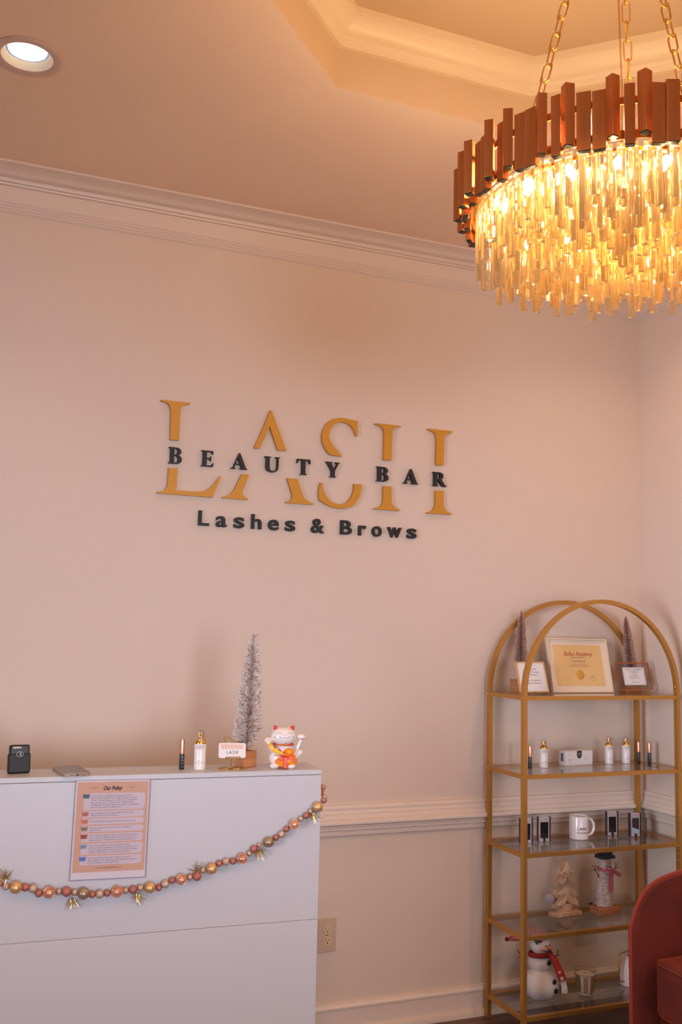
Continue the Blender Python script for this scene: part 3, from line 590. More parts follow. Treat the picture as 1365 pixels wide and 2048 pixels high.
def mascara(loc, lab):
    t = thing('mascara_tube', lab, 'mascara', loc, 0, 'mascara tubes with rose gold caps')
    MB().lathe([(0, 0), (.0070, 0), (.0078, .0015), (.0078, .043), (.0070, .046), (0, .046)], seg=24).build('tube', mat_tube, t)
    MB().lathe([(0, .0462), (.0066, .0462), (.0066, .087), (.0058, .0905), (0, .091)], seg=24).build('cap', ROSE, t)
    b = MB()
    for k in range(4): b.addmesh(text('LASH', .007), at(-.0045, -.0080, .008+k*.009) @ UPR @ Matrix.Rotation(0, 4, 'Z') @ Matrix.Scale(.62, 4))
    b.build('printed_text', mat_grey_ink, t, smooth=None)
    return t
mat_tube = mat('dark_green_tube', srgb(30, 44, 48), .35); mat_grey_ink = mat('silver_ink', srgb(150, 160, 165), .5)
M0 = mascara(tuple(dk(-.423, .078)), 'dark mascara tube with rose gold cap standing on the desk ledge')
def wrap(me, r, z):     # print text round a cylinder facing -Y
    for v in me.vertices:
        a = v.co.x/r; zz = v.co.y; v.co = Vector((r*math.sin(a), -r*math.cos(a), z+zz))
    return me
def pump(loc, lab, rz=0, cover=True):
    t = thing('pump_bottle', lab, 'bottle', loc, rz, 'white foam pump bottles with gold caps')
    MB().lathe([(0, 0), (.0165, 0), (.0180, .0015), (.0180, .074), (.0168, .0765), (0, .0765)], seg=36).build('bottle', CERAM, t)
    MB().lathe([(0, .077), (.0176, .077), (.0176, .081), (.0158, .0845), (.0105, .0885), (.0085, .092), (.0085, .103), (.0075, .1075), (0, .109)], seg=32).box((0, -.010, .1040), (.009, .020, .007)).build('pump_head', SHINY, t, bevel=.0008)
    MB().ball((.0, -.0203, .104), (.0022, .0008, .0022), 10).build('nozzle', BLACK, t)
    MB().lathe([(.0150, .0775), (.0150, .100), (.0135, .112), (.0080, .1175), (0, .1185), ], seg=32).build('clear_cover', ACRYL, t)
    b = MB(); b.addmesh(wrap(text('LASH', .0105, align='CENTER', space=1.1), .01815, .0655)).addmesh(wrap(text('BEAUTY BAR', .0036, align='CENTER'), .01815, .0615))
    b.addmesh(wrap(text('LASH\nFOAM CLEANSER\n50 ml', .0040, align='CENTER', line=1.5), .01815, .026))
    b.build('printed_text', INK, t, smooth=None)
    return t
P0_ = pump(tuple(dk(-.370, .070)), 'white foam pump bottle with gold cap standing on the desk ledge', -.30)

# gold wire card stand with a card
cs = thing('card_stand', 'small gold wire card stand with looped base on the ledge', 'card stand', tuple(dk(-.273, .062)), DA+math.radians(4))
b = MB(); 
for sx in (-1, 1): b.tube([(sx*.019+.021*math.cos(2*PI*k/28), .021*math.sin(2*PI*k/28), .0018) for k in range(28)], .0016, 6, closed=True)
b.tube([(0, 0, .0018), (0, 0, .034)], .0016); b.build('wire_base', SHINY, cs)
b = MB().tube([(-.022, -.016, .038), (-.022, -.014, .032), (-.019, -.002, .030), (0, 0, .034), (.019, -.002, .030), (.022, -.014, .032), (.022, -.016, .038)], .0015)
b.tube([(-.019, -.002, .030), (-.021, .010, .088), (-.021, .0105, .094), (-.006, .0105, .094), (-.006, .008, .080), (-.005, .001, .036)], .0015)
b.tube([(.019, -.002, .030), (.021, .008, .076), (.021, .0085, .082), (.010, .0085, .082), (.009, .006, .070)], .0015)
b.tube([(-.021, -.0155, .0365), (.021, -.0155, .0365)], .0014); b.build('wire_rest', SHINY, cs)
cd = thing('gift_card', 'pale rounded gift card leaning on the gold wire stand', 'card', tuple(dk(-.273, .056, ZD+.033)), (math.radians(-10), math.radians(2), DA+math.radians(4)))
MB().addmesh(flat([rrect(-.043, .043, 0, .045, .006, .006)], .001), UPR).build('card', PAPER, cd)
b = MB(); b.addmesh(flat([[(-.036, .027), (.036, .027), (.036, .041), (-.036, .041)]]), at(0, -.00115, 0) @ UPR); b.build('pink_band', mat('pink_band', srgb(228, 196, 186), .6), cd, smooth=None)
b = MB().addmesh(text('LASH', .016, align='CENTER', space=1.4), at(0, -.0012, .012) @ UPR @ Matrix.Diagonal((.8, 1, 1, 1))); b.build('printed_text', INK, cd, smooth=None)

# bottle brush trees
BRISTB = bristle('tan_bristle', srgb(200, 165, 146))
TANM = bristle('brown_frosted_tip', srgb(232, 208, 198)); TAND = bristle('brown_bristle_core', srgb(196, 162, 150)); TANB = bristle('dark_bristle', srgb(178, 142, 130))
def brush_tree(loc, lab, Hh, rmax, zf, blk, n, lean=(0, 0), rz=0, seed=1, group=None):
    t = thing('bottle_brush_tree', lab, 'decorative tree', loc, rz, group)
    r_ = random.Random(seed); w, hb = blk
    MB().bb(-w/2, w/2, -w/2, w/2, 0, hb).build('wood_base', WOOD, t, bevel=.0012)
    f = lambda z: Vector((lean[0]*z/Hh, lean[1]*z/Hh, z))
    b = MB(); b.tube([f(hb-.004), f(zf)+Vector((.001, 0, 0)), f(Hh*.98)], [.0014, .0012, .0005], 6)
    b.tube([f(hb+.004), f(hb+.010)+Vector((.010, -.004, .0)), f(hb+.012)+Vector((.020, -.006, .002))], .0008, 5)
    b.build('wire_stem', mat_wire, t)
    b = MB(); bm = b.bm
    for k in range(n):
        s = (k+.5)/n; s = 1-(1-s)**.5 if False else s
        # more needles low down
        s = 1 - (1-s)**.70; z = zf + (Hh-zf)*s*.985
        fr = (1-s); R_ = rmax*fr**.42 * (1 if s > .05 else .6+.4*s/.05)
        R_ = max(R_, .0035)
        a = k*2.39996 + z*40; R_ *= r_.uniform(.70, 1.06)*(1+.06*math.sin(z*130+a))
        d = Vector((math.cos(a), math.sin(a), r_.uniform(-.05, .38))).normalized()
        p = f(z); q = p + d*R_*.35; e = p + d*R_; w_ = d.cross(Vector((r_.gauss(0, 1), r_.gauss(0, 1), r_.gauss(0, 1)))).normalized()
        v = [bm.verts.new(x) for x in (p-w_*.0003, p+w_*.0003, q+w_*.00045, q-w_*.00045, e+w_*.0010, e-w_*.0010)]
        f1 = bm.faces.new((v[0], v[1], v[2], v[3])); f1.material_index = 1
        f2_ = bm.faces.new((v[3], v[2], v[4], v[5])); f2_.material_index = 2 if r_.random() < .2 else 0
    o = b.build('bristles', [BRIST, BRISTD, BRISTB] if Hh > .4 else [TANM, TAND, TANB], t, smooth=None)
    return t
mat_wire = mat('dark_wire', srgb(110, 84, 74), .5, .4)
brush_tree(tuple(dk(-.219, .100)), 'tall frosted bottle brush tree on a wood block, on the desk beside the lucky cat', .425, .0455, .070, (.048, .050), 19000, (.018, 0), DA+math.radians(28), 2, 'frosted bottle brush trees')

# lucky cat
lc = thing('lucky_cat_figurine', 'white ceramic beckoning cat figurine with orange pouch and red bow', 'figurine', tuple(dk(-.110, .062)), DA+math.radians(-8)); lc.scale = (1.27, 1.15, 1.0)
me = blob([((0, 0, .030), (.035, .028, .031)), ((0, 0, .052), (.026, .022, .028)), ((0, -.004, .096), (.0315, .026, .0275)), ((-.022, -.018, .008), (.012, .013, .009)), ((.018, -.020, .008), (.012, .013, .009)),
           ((-.030, -.010, .062), (.0085, .009, .020), (0, math.radians(-28), 0)), ((-.0385, -.012, .084), (.0095, .009, .010)), ((.034, .0, .040), (.012, .010, .016), (0, math.radians(25), 0)), ((.041, -.004, .046), (.009, .009, .009)),
           ((-.0195, -.002, .118), (.0085, .006, .012), (0, math.radians(-18), 0)), ((.0195, -.002, .118), (.0085, .006, .012), (0, math.radians(18), 0))], .0016)
b = MB().addmesh(me); b.build('body', CERAM, lc, smooth=60)
REDG = mat('red_glaze', srgb(205, 52, 40), .2)
for s in (-1, 1): MB().ball((s*.0205, -.0062, .1205), (.0062, .0030, .0095), 14, (0, math.radians(18*s), 0)).build('ear_inner', REDG, lc)
b = MB(); ln = lambda P, r=.00045: b.tube(P, r, 5)
fy_ = lambda x, z: -.004 - .0262*math.sqrt(max(0.01, 1-(x/.0318)**2-((z-.096)/.0278)**2)) - .0004
for s in (-1, 1):
    ln([(s*.0125+.0065*math.cos(t_), fy_(s*.0125+.0065*math.cos(t_), .1055+.0035*math.sin(t_)), .1055+.0035*math.sin(t_)) for t_ in [PI*k/8 for k in range(9)]])
    ln([(s*.0062+.0062*math.cos(t_), fy_(s*.0062+.0062*math.cos(t_), .0985+.0042*math.sin(t_)), .0985+.0042*math.sin(t_)) for t_ in [PI+PI*k/8 for k in range(9)]])
    for q in range(2): ln([(s*(.021+q*.0025), fy_(s*(.021+q*.0025), .1-.002*q), .100-.002*q), (s*(.0235+q*.002), fy_(s*(.0235+q*.002), .094), .094-.003*q)], .0003)
b.build('face_lines', mat('brown_face_line', srgb(120, 74, 70), .4), lc)
MB().ball((0, fy_(0, .1005)-.0002, .1012), (.0016, .001, .0012), 8).build('nose', mat('pink_nose', srgb(190, 110, 110), .3), lc)
MB().tube([(.0255*math.cos(2*PI*k/36), -.002+.0222*math.sin(2*PI*k/36), .0715) for k in range(36)], .0026, 8, closed=True).build('collar', mat('red_orange_glaze', srgb(205, 62, 36), .25), lc)
b = MB(); 
for k in range(9): b.ball((-.020+.0028*k, -.0245-.0012*math.sin(k/8*PI), .0712), .0017, 8)
b.ball((.0045, -.0258, .0735), .0042, 12); b.build('bell', SHINY, lc)
ORG = mat('orange_glaze', srgb(246, 160, 34), .2, noise=(60, srgb(240, 130, 40)))
me = blob([((.006, -.016, .023), (.029, .0175, .0225)), ((.012, -.018, .050), (.016, .010, .012))], .0016)
MB().addmesh(me).build('pouch', ORG, lc, smooth=60)
b = MB(); b.tube([(-.0225, -.024, .041), (-.010, -.031, .040), (.006, -.0330, .0395), (.022, -.0300, .041), (.032, -.022, .0415)], .0013, 6)
b.box((.002, -.0345, .020), (.009, .003, .034)); b.box((-.008, -.0335, .031), (.016, .003, .006), (0, math.radians(-50), 0)); b.box((.018, -.0325, .031), (.018, .003, .007), (0, math.radians(45), 0)); b.ball((.003, -.035, .039), .0042, 10)
b.build('red_bow', mat('red_bow_glaze', srgb(222, 50, 30), .2), lc, bevel=.0008)
b = MB(); r8 = random.Random(4); cols = [srgb(250, 200, 60), srgb(190, 40, 40), srgb(70, 50, 90), srgb(235, 120, 50)]
b.tube([(-.0385, -.0185, .078), (-.032, -.0215, .066), (-.022, -.026, .056), (-.010, -.031, .048), (0, -.034, .045)], [.0055, .0068, .0068, .0062, .004], 10)
b.mi = 1
for k in range(46):
    t_ = r8.random(); c_ = Vector((-.0385, -.0185, .078)).lerp(Vector((-.004, -.0325, .046)), t_); a = r8.uniform(-2.6, .4)
    b.mi = 1 + k % 3; b.ball(c_ + Vector((.0055*math.cos(a)*.8, -.0048, .0055*math.sin(a)+.001)), (.0019, .0019, .0019), 6)
b.build('flowered_sleeve', [mat('yellow_glaze', cols[0], .25), mat('dark_red_glaze', cols[1], .25), mat('purple_glaze', cols[2], .25), mat('orange_red_glaze', cols[3], .25)], lc)
am = MB().addmesh(blob([((.0395, -.002, .066), (.0062, .006, .024), (0, math.radians(14), 0)), ((.044, -.003, .094), (.0115, .0085, .0088))], .0013)).build('waving_arm', CERAM, lc, smooth=60)
b = MB(); 
for k in range(4): b.box((.0400+.0012*k, -.0090, .056+k*.0065), (.0035, .0006, .0008), (0, .2, 0)).box((.0400+.0012*k, -.0090, .058+k*.0065), (.0008, .0006, .0040), (0, .2, 0)).box((.0400+.0012*k, -.0090, .0598+k*.0065), (.0028, .0006, .0007), (0, -.3, 0))
b.build('painted_writing', BLACK, am)
b = MB(); 
for c_, zz, yy in ((.044, .0905, -.0115), (-.0385, .087, -.0212)):
    for k in (-1, 0, 1): b.tube([(c_+k*.004, yy, zz-.003), (c_+k*.004, yy, zz+.0015)], .0004, 4)
for s in (-.022, .018):
    for k in (-1, 0, 1): b.tube([(s+k*.004, -.0312, .0045), (s+k*.004, -.0308, .009)], .0004, 4)
b.build('toe_line', mat_grey_brown := mat('toe_line', srgb(120, 90, 90), .4), lc)

# ---------------------------------------------------------------- wall outlet
ou = thing('wall_outlet', 'beige wall outlet plate low on the wall beside the desk', 'outlet', (1.468, WY, .369))
IV = mat('ivory_plastic', srgb(206, 182, 158), .4); IV2 = mat('cream_socket', srgb(226, 200, 160), .35)
MB().bb(-.078, .038, -.006, 0, -.062, .062).build('plate', IV, ou, bevel=.002)
for z in (.0205, -.0205):
    s_ = MB().lathe([(0, .003), (.0165, .003), (.0172, .001), (.0172, 0)], seg=28, M=at(0, -.006, z) @ Matrix.Rotation(PI/2, 4, 'X')).build('socket', IV2, ou)
    MB().bb(-.0078, -.0056, -.0093, -.0089, z-.001, z+.009).bb(.0052, .0074, -.0093, -.0089, z, z+.008).cyl((0, 0, 0), .0028, .0004, 12, M=at(0, -.0089, z-.0075) @ Matrix.Rotation(PI/2, 4, 'X')).build('slot', BLACK, s_)
MB().cyl((0, 0, 0), .003, .001, 12, M=at(0, -.006, 0) @ Matrix.Rotation(PI/2, 4, 'X')).build('screw', BRASS, ou)

# ---------------------------------------------------------------- arched shelf unit
SX0, SX1, SY0, SY1 = 2.152, 2.927, 3.323, 3.606
SXC, SYC = (SX0+SX1)/2, (SY0+SY1)/2
SZ = [1.287, .983, .685, .378, .084]
sh = thing('arched_shelf_unit', 'gold metal etagere with arched top and five glass shelves in the corner', 'shelf unit', (SXC, SYC, 0))
HW, HD, TW, TD = (SX1-SX0)/2, (SY1-SY0)/2, .017, .022
for sy in (-1, 1):
    yc = sy*(HD-TD/2)
    cl = [(-(HW-TW/2), .0)]; Zs = 1.300
    for k in range(33):
        a = PI - PI*k/32; cl.append(((HW-TW/2)*math.cos(a), Zs+(HW-TW/2)*math.sin(a)))
    cl.append(((HW-TW/2), 0))
    b = MB(); rings = []
    for i, (x, z) in enumerate(cl):
        if i == 0 or i == len(cl)-1: n_ = Vector((1 if i else -1, 0)); 
        else: n_ = Vector((x, max(0, z-Zs))).normalized()
        rings.append([b.bm.verts.new((x+n_.x*TW/2*s1, yc+TD/2*s2, z+n_.y*TW/2*s1)) for s1, s2 in ((-1, -1), (1, -1), (1, 1), (-1, 1))])
    for a_, c_ in zip(rings, rings[1:]):
        for k in range(4): b.bm.faces.new((a_[k], a_[(k+1) % 4], c_[(k+1) % 4], c_[k]))
    b.bm.faces.new(rings[0]); b.bm.faces.new(rings[-1])
    b.build('arch_frame', BRASS, sh, smooth=30)
for z in SZ:
    f = MB()
    for sy in (-1, 1): f.box((0, sy*(HD-TD/2), z), (2*HW-2*TW, .018, .0155))
    for sx in (-1, 1): f.box((sx*(HW-TW/2), 0, z), (.017, 2*HD-2*TD, .0155)).box((sx*(HW-TW-.004), 0, z-.004), (.008, 2*HD-.05, .003))
    f.build('shelf_frame', BRASS, sh)
    MB().bb(-HW+TW+.001, HW-TW-.001, -HD+.0205, HD-.0205, z+.0022, z+.0077).build('glass_shelf', GLASS, sh, smooth=None)
for z in SZ:
    for sy in (-1, 1): MB().ball((-HW, sy*(HD-.008), z), (.0025, .0035, .0035), 10).build('bolt', SHINY, sh)
for z in (1.312, 1.330, .648, .622): MB().ball((HW-TW, -HD+.010, z), (.003, .0035, .0035), 10).build('bolt', SHINY, sh)
def S(k): return SZ[k]+.0078      # top of glass

# top shelf
brush_tree((2.287, 3.560, S(0)), 'frosted bottle brush tree behind the small leaning frame, left on the top shelf', .345, .0300, .106, (.062, .053), 6500, (.008, 0), .35, 5, 'frosted bottle brush trees')
brush_tree((2.880, 3.568, S(0)), 'frosted bottle brush tree behind the copper-edged frame, right on the top shelf', .335, .0300, .100, (.052, .036), 6500, (-.042, 0), .1, 6, 'frosted bottle brush trees')
ce = thing('framed_certificate', 'large white frame with gold academy certificate leaning on the top shelf', 'framed certificate', (2.562, 3.500, S(0)+.001), (math.radians(-13), 0, 0))
FW, FH = .308, .232
FRM = mat('cream_frame', srgb(232, 214, 188), .4)
MB().addmesh(flat([[(-FW/2, 0), (FW/2, 0), (FW/2, FH), (-FW/2, FH)], [(-FW/2+.005, .005), (-FW/2+.005, FH-.005), (FW/2-.005, FH-.005), (FW/2-.005, .005)]], .008), UPR).build('frame', FRM, ce)
MB().bb(-FW/2+.003, FW/2-.003, .004, .008, .003, FH-.003).build('backing', BLACK, ce)
MB().addmesh(flat([[(-FW/2+.005, .005), (FW/2-.005, .005), (FW/2-.005, FH-.005), (-FW/2+.005, FH-.005)]]), at(0, .002, 0) @ UPR).build('mat_board', mat('cream_mat_board', srgb(232, 216, 198), .7), ce, smooth=None)
ctf = MB().addmesh(flat([[(-.124, .028), (.124, .028), (.124, FH-.026), (-.124, FH-.026)]]), at(0, .0015, 0) @ UPR).build('certificate', mat('gold_paper', srgb(228, 192, 130), .6), ce, smooth=None)
b = MB().addmesh(text('Bellus Academy', .026, bold=.0002, shear=.4, align='CENTER', res=3), at(0, .0011, .158) @ UPR @ Matrix.Diagonal((.88, 1, 1, 1)))
b.addmesh(text('EYELASH STYLING AND EXTENSIONS', .0062, align='CENTER'), at(0, .0011, .112) @ UPR); b.build('red_lettering', mat('red_ink', srgb(178, 74, 58), .6), ctf, smooth=None)
b = MB().addmesh(text('AWARDS THIS CERTIFICATE TO', .0055, align='CENTER'), at(0, .0011, .149) @ UPR).addmesh(text('Tran Morrison', .0125, align='CENTER'), at(0, .0011, .131) @ UPR)
b.addmesh(text('for successfully completing the course of study in', .0042, align='CENTER'), at(0, .0011, .121) @ UPR)
b.bb(-.090, -.045, .0008, .0011, .0565, .0569).bb(.040, .092, .0008, .0011, .0565, .0569).addmesh(text('Date', .005), at(-.075, .0011, .050) @ UPR).addmesh(text('Director', .005), at(.055, .0011, .050) @ UPR)
b.tube([(.048, .001, .060), (.056, .001, .072), (.053, .001, .060), (.062, .001, .074), (.060, .001, .061), (.070, .001, .078), (.074, .001, .074), (.066, .001, .064), (.080, .001, .062)], .0003, 4)
b.build('printed_text', mat('grey_ink', srgb(112, 98, 90), .7), ctf, smooth=None)
MB().lathe([(0, .001), (.019, .001), (.0205, 0)], seg=40, M=at(0, .0012, .076) @ Matrix.Rotation(PI/2, 4, 'X')).build('gold_seal', mat('gold_seal', srgb(212, 158, 62), .5), ctf)
MB().box((0, .075, .095), (.06, .003, .20), (math.radians(-34+0), 0, 0)).build('easel_back', BLACK, ce)

f1 = thing('small_document_frame', 'small gold-edged frame leaning beside the big certificate, behind the front post', 'framed document', (2.279, 3.437, S(0)+.001), (math.radians(-17), 0, math.radians(6)))
FG = mat('gold_wood_frame', srgb(226, 180, 122), .35, .3)
w, h_ = .150, .128
MB().addmesh(flat([[(-w/2, 0), (w/2, 0), (w/2, h_), (-w/2, h_)], [(-w/2+.005, .005), (-w/2+.005, h_-.005), (w/2-.005, h_-.005), (w/2-.005, .005)]], .004), at(0, 0, .006) @ UPR).build('frame', FG, f1)
MB().bb(-w/2+.004, w/2-.004, -.001, .002, .010, h_+.002).build('document', PAPER, f1)
b = MB().addmesh(text('STATE BOARD\nCertificate of Completion\nEyelash Extensions\n\nawarded in recognition of\ncompleted training hours', .0085, align='CENTER', line=1.35, shear=.15), at(0, -.0013, h_-.028) @ UPR); b.build('printed_text', INK, f1, smooth=None)
for x in (-.068, .068): MB().bb(x-.002, x+.002, -.004, .004, 0, .006).build('foot', BRASS, f1)
MB().box((0, .030, .055), (.03, .002, .118), (math.radians(-30), 0, 0)).build('easel_back', BRASS, f1)

f2 = thing('clear_document_frame', 'clear frame with copper edges holding a white card, right on the top shelf', 'framed document', (2.842, 3.497, S(0)+.001), (math.radians(-14), 0, math.radians(2)))
CP = mat('copper_edge', srgb(200, 124, 72), .3, .8); w, h_ = .178, .118
b = MB(); 
for z in (.012, .012+h_): b.bb(-w/2, w/2, -.002, .002, z-.0022, z+.0022)
for x in (-w/2, w/2): b.bb(x-.0018, x+.0018, -.002, .002, .012, .012+h_)
b.build('copper_rim', CP, f2)
MB().bb(-w/2, w/2, -.001, .001, .012, .012+h_).build('glass_pane', ACRYL, f2, smooth=None)
for x in (-.058, .058): MB().bb(x-.002, x+.002, -.002, .002, 0, .014).build('foot', SHINY, f2)
cdd = MB().bb(-.060, .060, -.0022, -.0015, .032, .110).build('card', PAPER, f2)
b = MB()
for z in (.035, .107): b.bb(-.056, .056, -.0026, -.0023, z-.0004, z+.0004)
for x in (-.056, .056): b.bb(x-.0004, x+.0004, -.0026, -.0023, .035, .107)
b.addmesh(text('CERTIFICATE OF TRAINING\nthis certifies that\nLash Artist\nhas completed\nthe classic course\n\nof instruction', .0075, align='CENTER', line=1.2), at(0, -.0025, .097) @ UPR); b.build('printed_text', mat('navy_ink', srgb(70, 70, 92), .7), cdd, smooth=None)

# second shelf
for x, y, lab in ((2.262, 3.497, 'dark mascara tube with rose gold cap, peeking from behind the left front shelf post'), (2.290, 3.490, 'dark mascara tube with rose gold cap, just right of the left front shelf post'), (2.872, 3.528, 'dark mascara tube with rose gold cap, in front of the rear right shelf post'), (2.905, 3.497, 'dark mascara tube with rose gold cap, rightmost on the second shelf')):
    clone(M0, (x, y, S(1)), -.5, lab)
for x, y, lab in ((2.363, 3.500, 'white foam pump bottle with gold cap, left of the white box on the second shelf'), (2.724, 3.540, 'white foam pump bottle with gold cap, just right of the white box'), (2.812, 3.536, 'white foam pump bottle with gold cap, next to the rear right shelf post')):
    clone(P0_, (x, y, S(1)), -.22, lab)
bxx = thing('product_box', 'long white product box with a black shield badge on the second shelf', 'box', (2.554, 3.545, S(1)), math.radians(6)); bxx.scale = (.88, 1, 1)
MB().bb(-.084, .084, -.022, .022, 0, .060).build('box', CERAM, bxx, bevel=.001)
MB().bb(-.072, .084, -.0228, -.0221, .010, .0602).build('front_flap', PAPER, bxx, bevel=.0002)
bd = MB().addmesh(flat([[(-.013, .060), (.015, .060), (.017, .045), (.013, .034), (.001, .027), (-.011, .034), (-.015, .045)]], .0003), at(0, -.0232, 0) @ UPR).build('badge', BLACK, bxx)
MB().addmesh(text('LASH', .0085, align='CENTER'), at(.001, -.0236, .046) @ UPR).addmesh(text('beauty bar', .0048, align='CENTER'), at(.001, -.0236, .040) @ UPR).build('printed_text', PAPER, bd, smooth=None)
b = MB().addmesh(text('0.15 MM', .0055, bold=.0002), at(-.066, -.0231, .022) @ UPR).addmesh(text('11 mm\nC curl', .0045), at(-.066, -.0231, .016) @ UPR).addmesh(text('individual lashes', .0050), at(.030, -.0231, .026) @ UPR)
b.build('small_print', mat('pale_grey_ink', srgb(150, 140, 142), .7), bxx, smooth=None)
b = MB(); b.box((-.0842, 0, .034), (.0006, .014, .034)); b.build('side_label', mat('slate_label', srgb(84, 92, 120), .6), bxx)

# third shelf: lash cases and mug
mc_win = mat('dark_lash_window', srgb(30, 30, 34), .18)
def lash_case(loc, lab, rz, win=None):
    t = thing('lash_case', lab, 'lash case', loc, rz, 'clear cases of lashes on the third shelf')
    MB().bb(-.024, .024, -.011, .005, 0, .102).build('clear_box', ACRYL, t, bevel=.0008)
    MB().bb(-.0215, .0215, -.0095, -.0088, .002, .100).build('front_card', mat_card, t)
    MB().bb(-.0170, .0170, -.0102, -.0096, .014, .079).build('dark_window', win or mc_win, t)
    MB().bb(-.005, .005, -.0125, -.0096, 0.001, .014).build('clasp', BLACK, t, bevel=.0008)
    b = MB()
    for sx in (-1, 1): b.bb(sx*.0262-.0016, sx*.0262+.0016, -.011, .004, .001, .101)
    b.ball((.029, -.004, .052), (.0022, .003, .004), 8).ball((-.0285, -.004, .018), (.002, .003, .004), 8)
    b.build('dark_edge', mat_edge, t)
    MB().addmesh(text('LASH', .0125, align='CENTER', space=1.15), at(0, -.0105, .0845) @ UPR).build('printed_text', mat_pinkink, t, smooth=None)
    return t
mat_card = mat('silver_card', srgb(206, 198, 204), .35, .2); mat_edge = mat('dark_clear_edge', srgb(70, 56, 66), .3); mat_pinkink = mat('rosy_ink', srgb(210, 150, 145), .5)
LC0 = lash_case((2.276, 3.500, S(2)), 'clear lash case with dark window, half hidden behind the left front post', -.22)
clone(LC0, (2.366, 3.506, S(2)), -.22, 'clear lash case with dark window, just left of the white mug')
clone(LC0, (2.724, 3.528, S(2)), -.15, 'clear lash case with dark window, just right of the white mug')
BLUW = mat('dark_and_pale_blue_window', srgb(30, 30, 34), .18); nt = BLUW.node_tree; tc = nt.nodes.new('ShaderNodeTexCoord'); sx_ = nt.nodes.new('ShaderNodeSeparateXYZ'); mt = nt.nodes.new('ShaderNodeMath'); mt.operation = 'MULTIPLY_ADD'; mt.inputs[1].default_value = .30
cr = nt.nodes.new('ShaderNodeValToRGB'); cr.color_ramp.interpolation = 'CONSTANT'; cr.color_ramp.elements[0].color = srgb(170, 205, 222); cr.color_ramp.elements[1].position = .033; cr.color_ramp.elements[1].color = srgb(30, 30, 34)
nt.links.new(tc.outputs['Object'], sx_.inputs[0]); nt.links.new(sx_.outputs[0], mt.inputs[0]); nt.links.new(sx_.outputs[2], mt.inputs[2]); nt.links.new(mt.outputs[0], cr.inputs[0]); nt.links.new(cr.outputs[0], nt.nodes['Principled BSDF'].inputs['Base Color'])
lash_case((2.804, 3.478, S(2)), 'clear lash case whose window is pale blue at the bottom, rightmost on the third shelf', -.05, BLUW)
mg = thing('mug', 'white ceramic mug with black lettering on the third shelf', 'mug', (2.545, 3.512, S(2)), math.radians(0))
MB().lathe([(0, 0), (.036, 0), (.0395, .003), (.0395, .091), (.0385, .0935), (.0365, .091), (.0360, .006), (0, .005)], seg=48).build('cup', CERAM, mg)
MB().tube([(.037+.028*math.sin(PI*k/14), -.010-.006*math.sin(PI*k/14), .048+.034*math.cos(PI*k/14)) for k in range(15)], [.0055]*15, 10).build('handle', CERAM, mg)
b = MB()
def turn(me, a): 
    me.transform(Matrix.Rotation(a, 4, 'Z')); return me
b.addmesh(turn(wrap(text('LASH', .0185, align='CENTER', space=1.0), .0397, .040), math.radians(-12))).addmesh(turn(wrap(text('BEAUTY BAR', .0042, align='CENTER', bold=.0002), .0399, .0448), math.radians(-12))).addmesh(turn(wrap(text('You, But Better', .0075, align='CENTER', bold=.0002), .0397, .028), math.radians(-9)))
b.build('printed_text', INK, mg, smooth=None)

# fourth shelf: carved tree
wt = thing('carved_wooden_tree', 'whitewashed carved wooden Christmas tree with bead string on the fourth shelf', 'figurine', (2.487, 3.530, S(3)), math.radians(6)); wt.scale = (1, 1, .945)
MB().bb(-.070, .070, -.026, .022, .0, .017).build('base', WASH, wt, bevel=.002)
MB().bb(-.030, .030, -.012, .016, .017, .050).build('trunk', WASH, wt, bevel=.002)
outl = [(-.060, .034), (-.058, .052), (-.040, .076), (-.056, .078), (-.052, .096), (-.030, .122), (-.044, .126), (-.040, .142), (-.021, .170), (-.035, .174), (-.030, .186), (-.004, .236), (.006, .238), (.032, .186), (.036, .174), (.021, .170), (.042, .142), (.045, .126), (.030, .122), (.054, .096), (.057, .078), (.040, .076), (.060, .052), (.062, .036), (.030, .046), (.0, .064), (-.030, .044)]
MB().addmesh(flat([outl], .015), UPR).build('carved_tiers', WASH, wt, bevel=.002)
b = MB()
for z0, w_, n in ((.040, .056, 3), (.086, .050, 3), (.130, .040, 3), (.178, .030, 3)):
    for j in range(n):
        for s in (-1, 1):
            o_ = j*.0085; b.tube([(s*.0035, -.0155, z0+.044-o_*1.3), (s*w_*.45, -.0165, z0+.026-o_*.9), (s*(w_-.004*j), -.0155, z0+.012-o_*.35 if z0 < .17 else z0+.004+o_*.2)], .0022, 6)
for x in (-.006, 0, .006): b.tube([(x, -.0160, .090), (x, -.0165, .118)], .0022, 6); b.tube([(x, -.0160, .180), (x*.6, -.0165, .226)], .0020, 6)
b.build('carved_ridges', mat('pale_ridge_wood', srgb(236, 216, 192), .7), wt)
b = MB().tube([(-.036, -.014, .176), (-.010, -.020, .164), (.020, -.020, .168), (.045, -.014, .182), (.056, -.008, .188)], .0014, 6).tube([(-.004, -.019, .166), (-.012, -.020, .150)], .0012)
b.ball((-.012, -.021, .146), .0058, 12).ball((.052, -.010, .187), .0062, 12).ball((.060, -.008, .190), .004, 10)
b.build('bead_twine', mat('natural_bead', srgb(206, 160, 108), .6), wt)
b = cone_mesh(.021); b.build('frosted_pine_cone', mat('frosted_cone', srgb(190, 180, 196), .6), wt, (-.074, .006, .074))

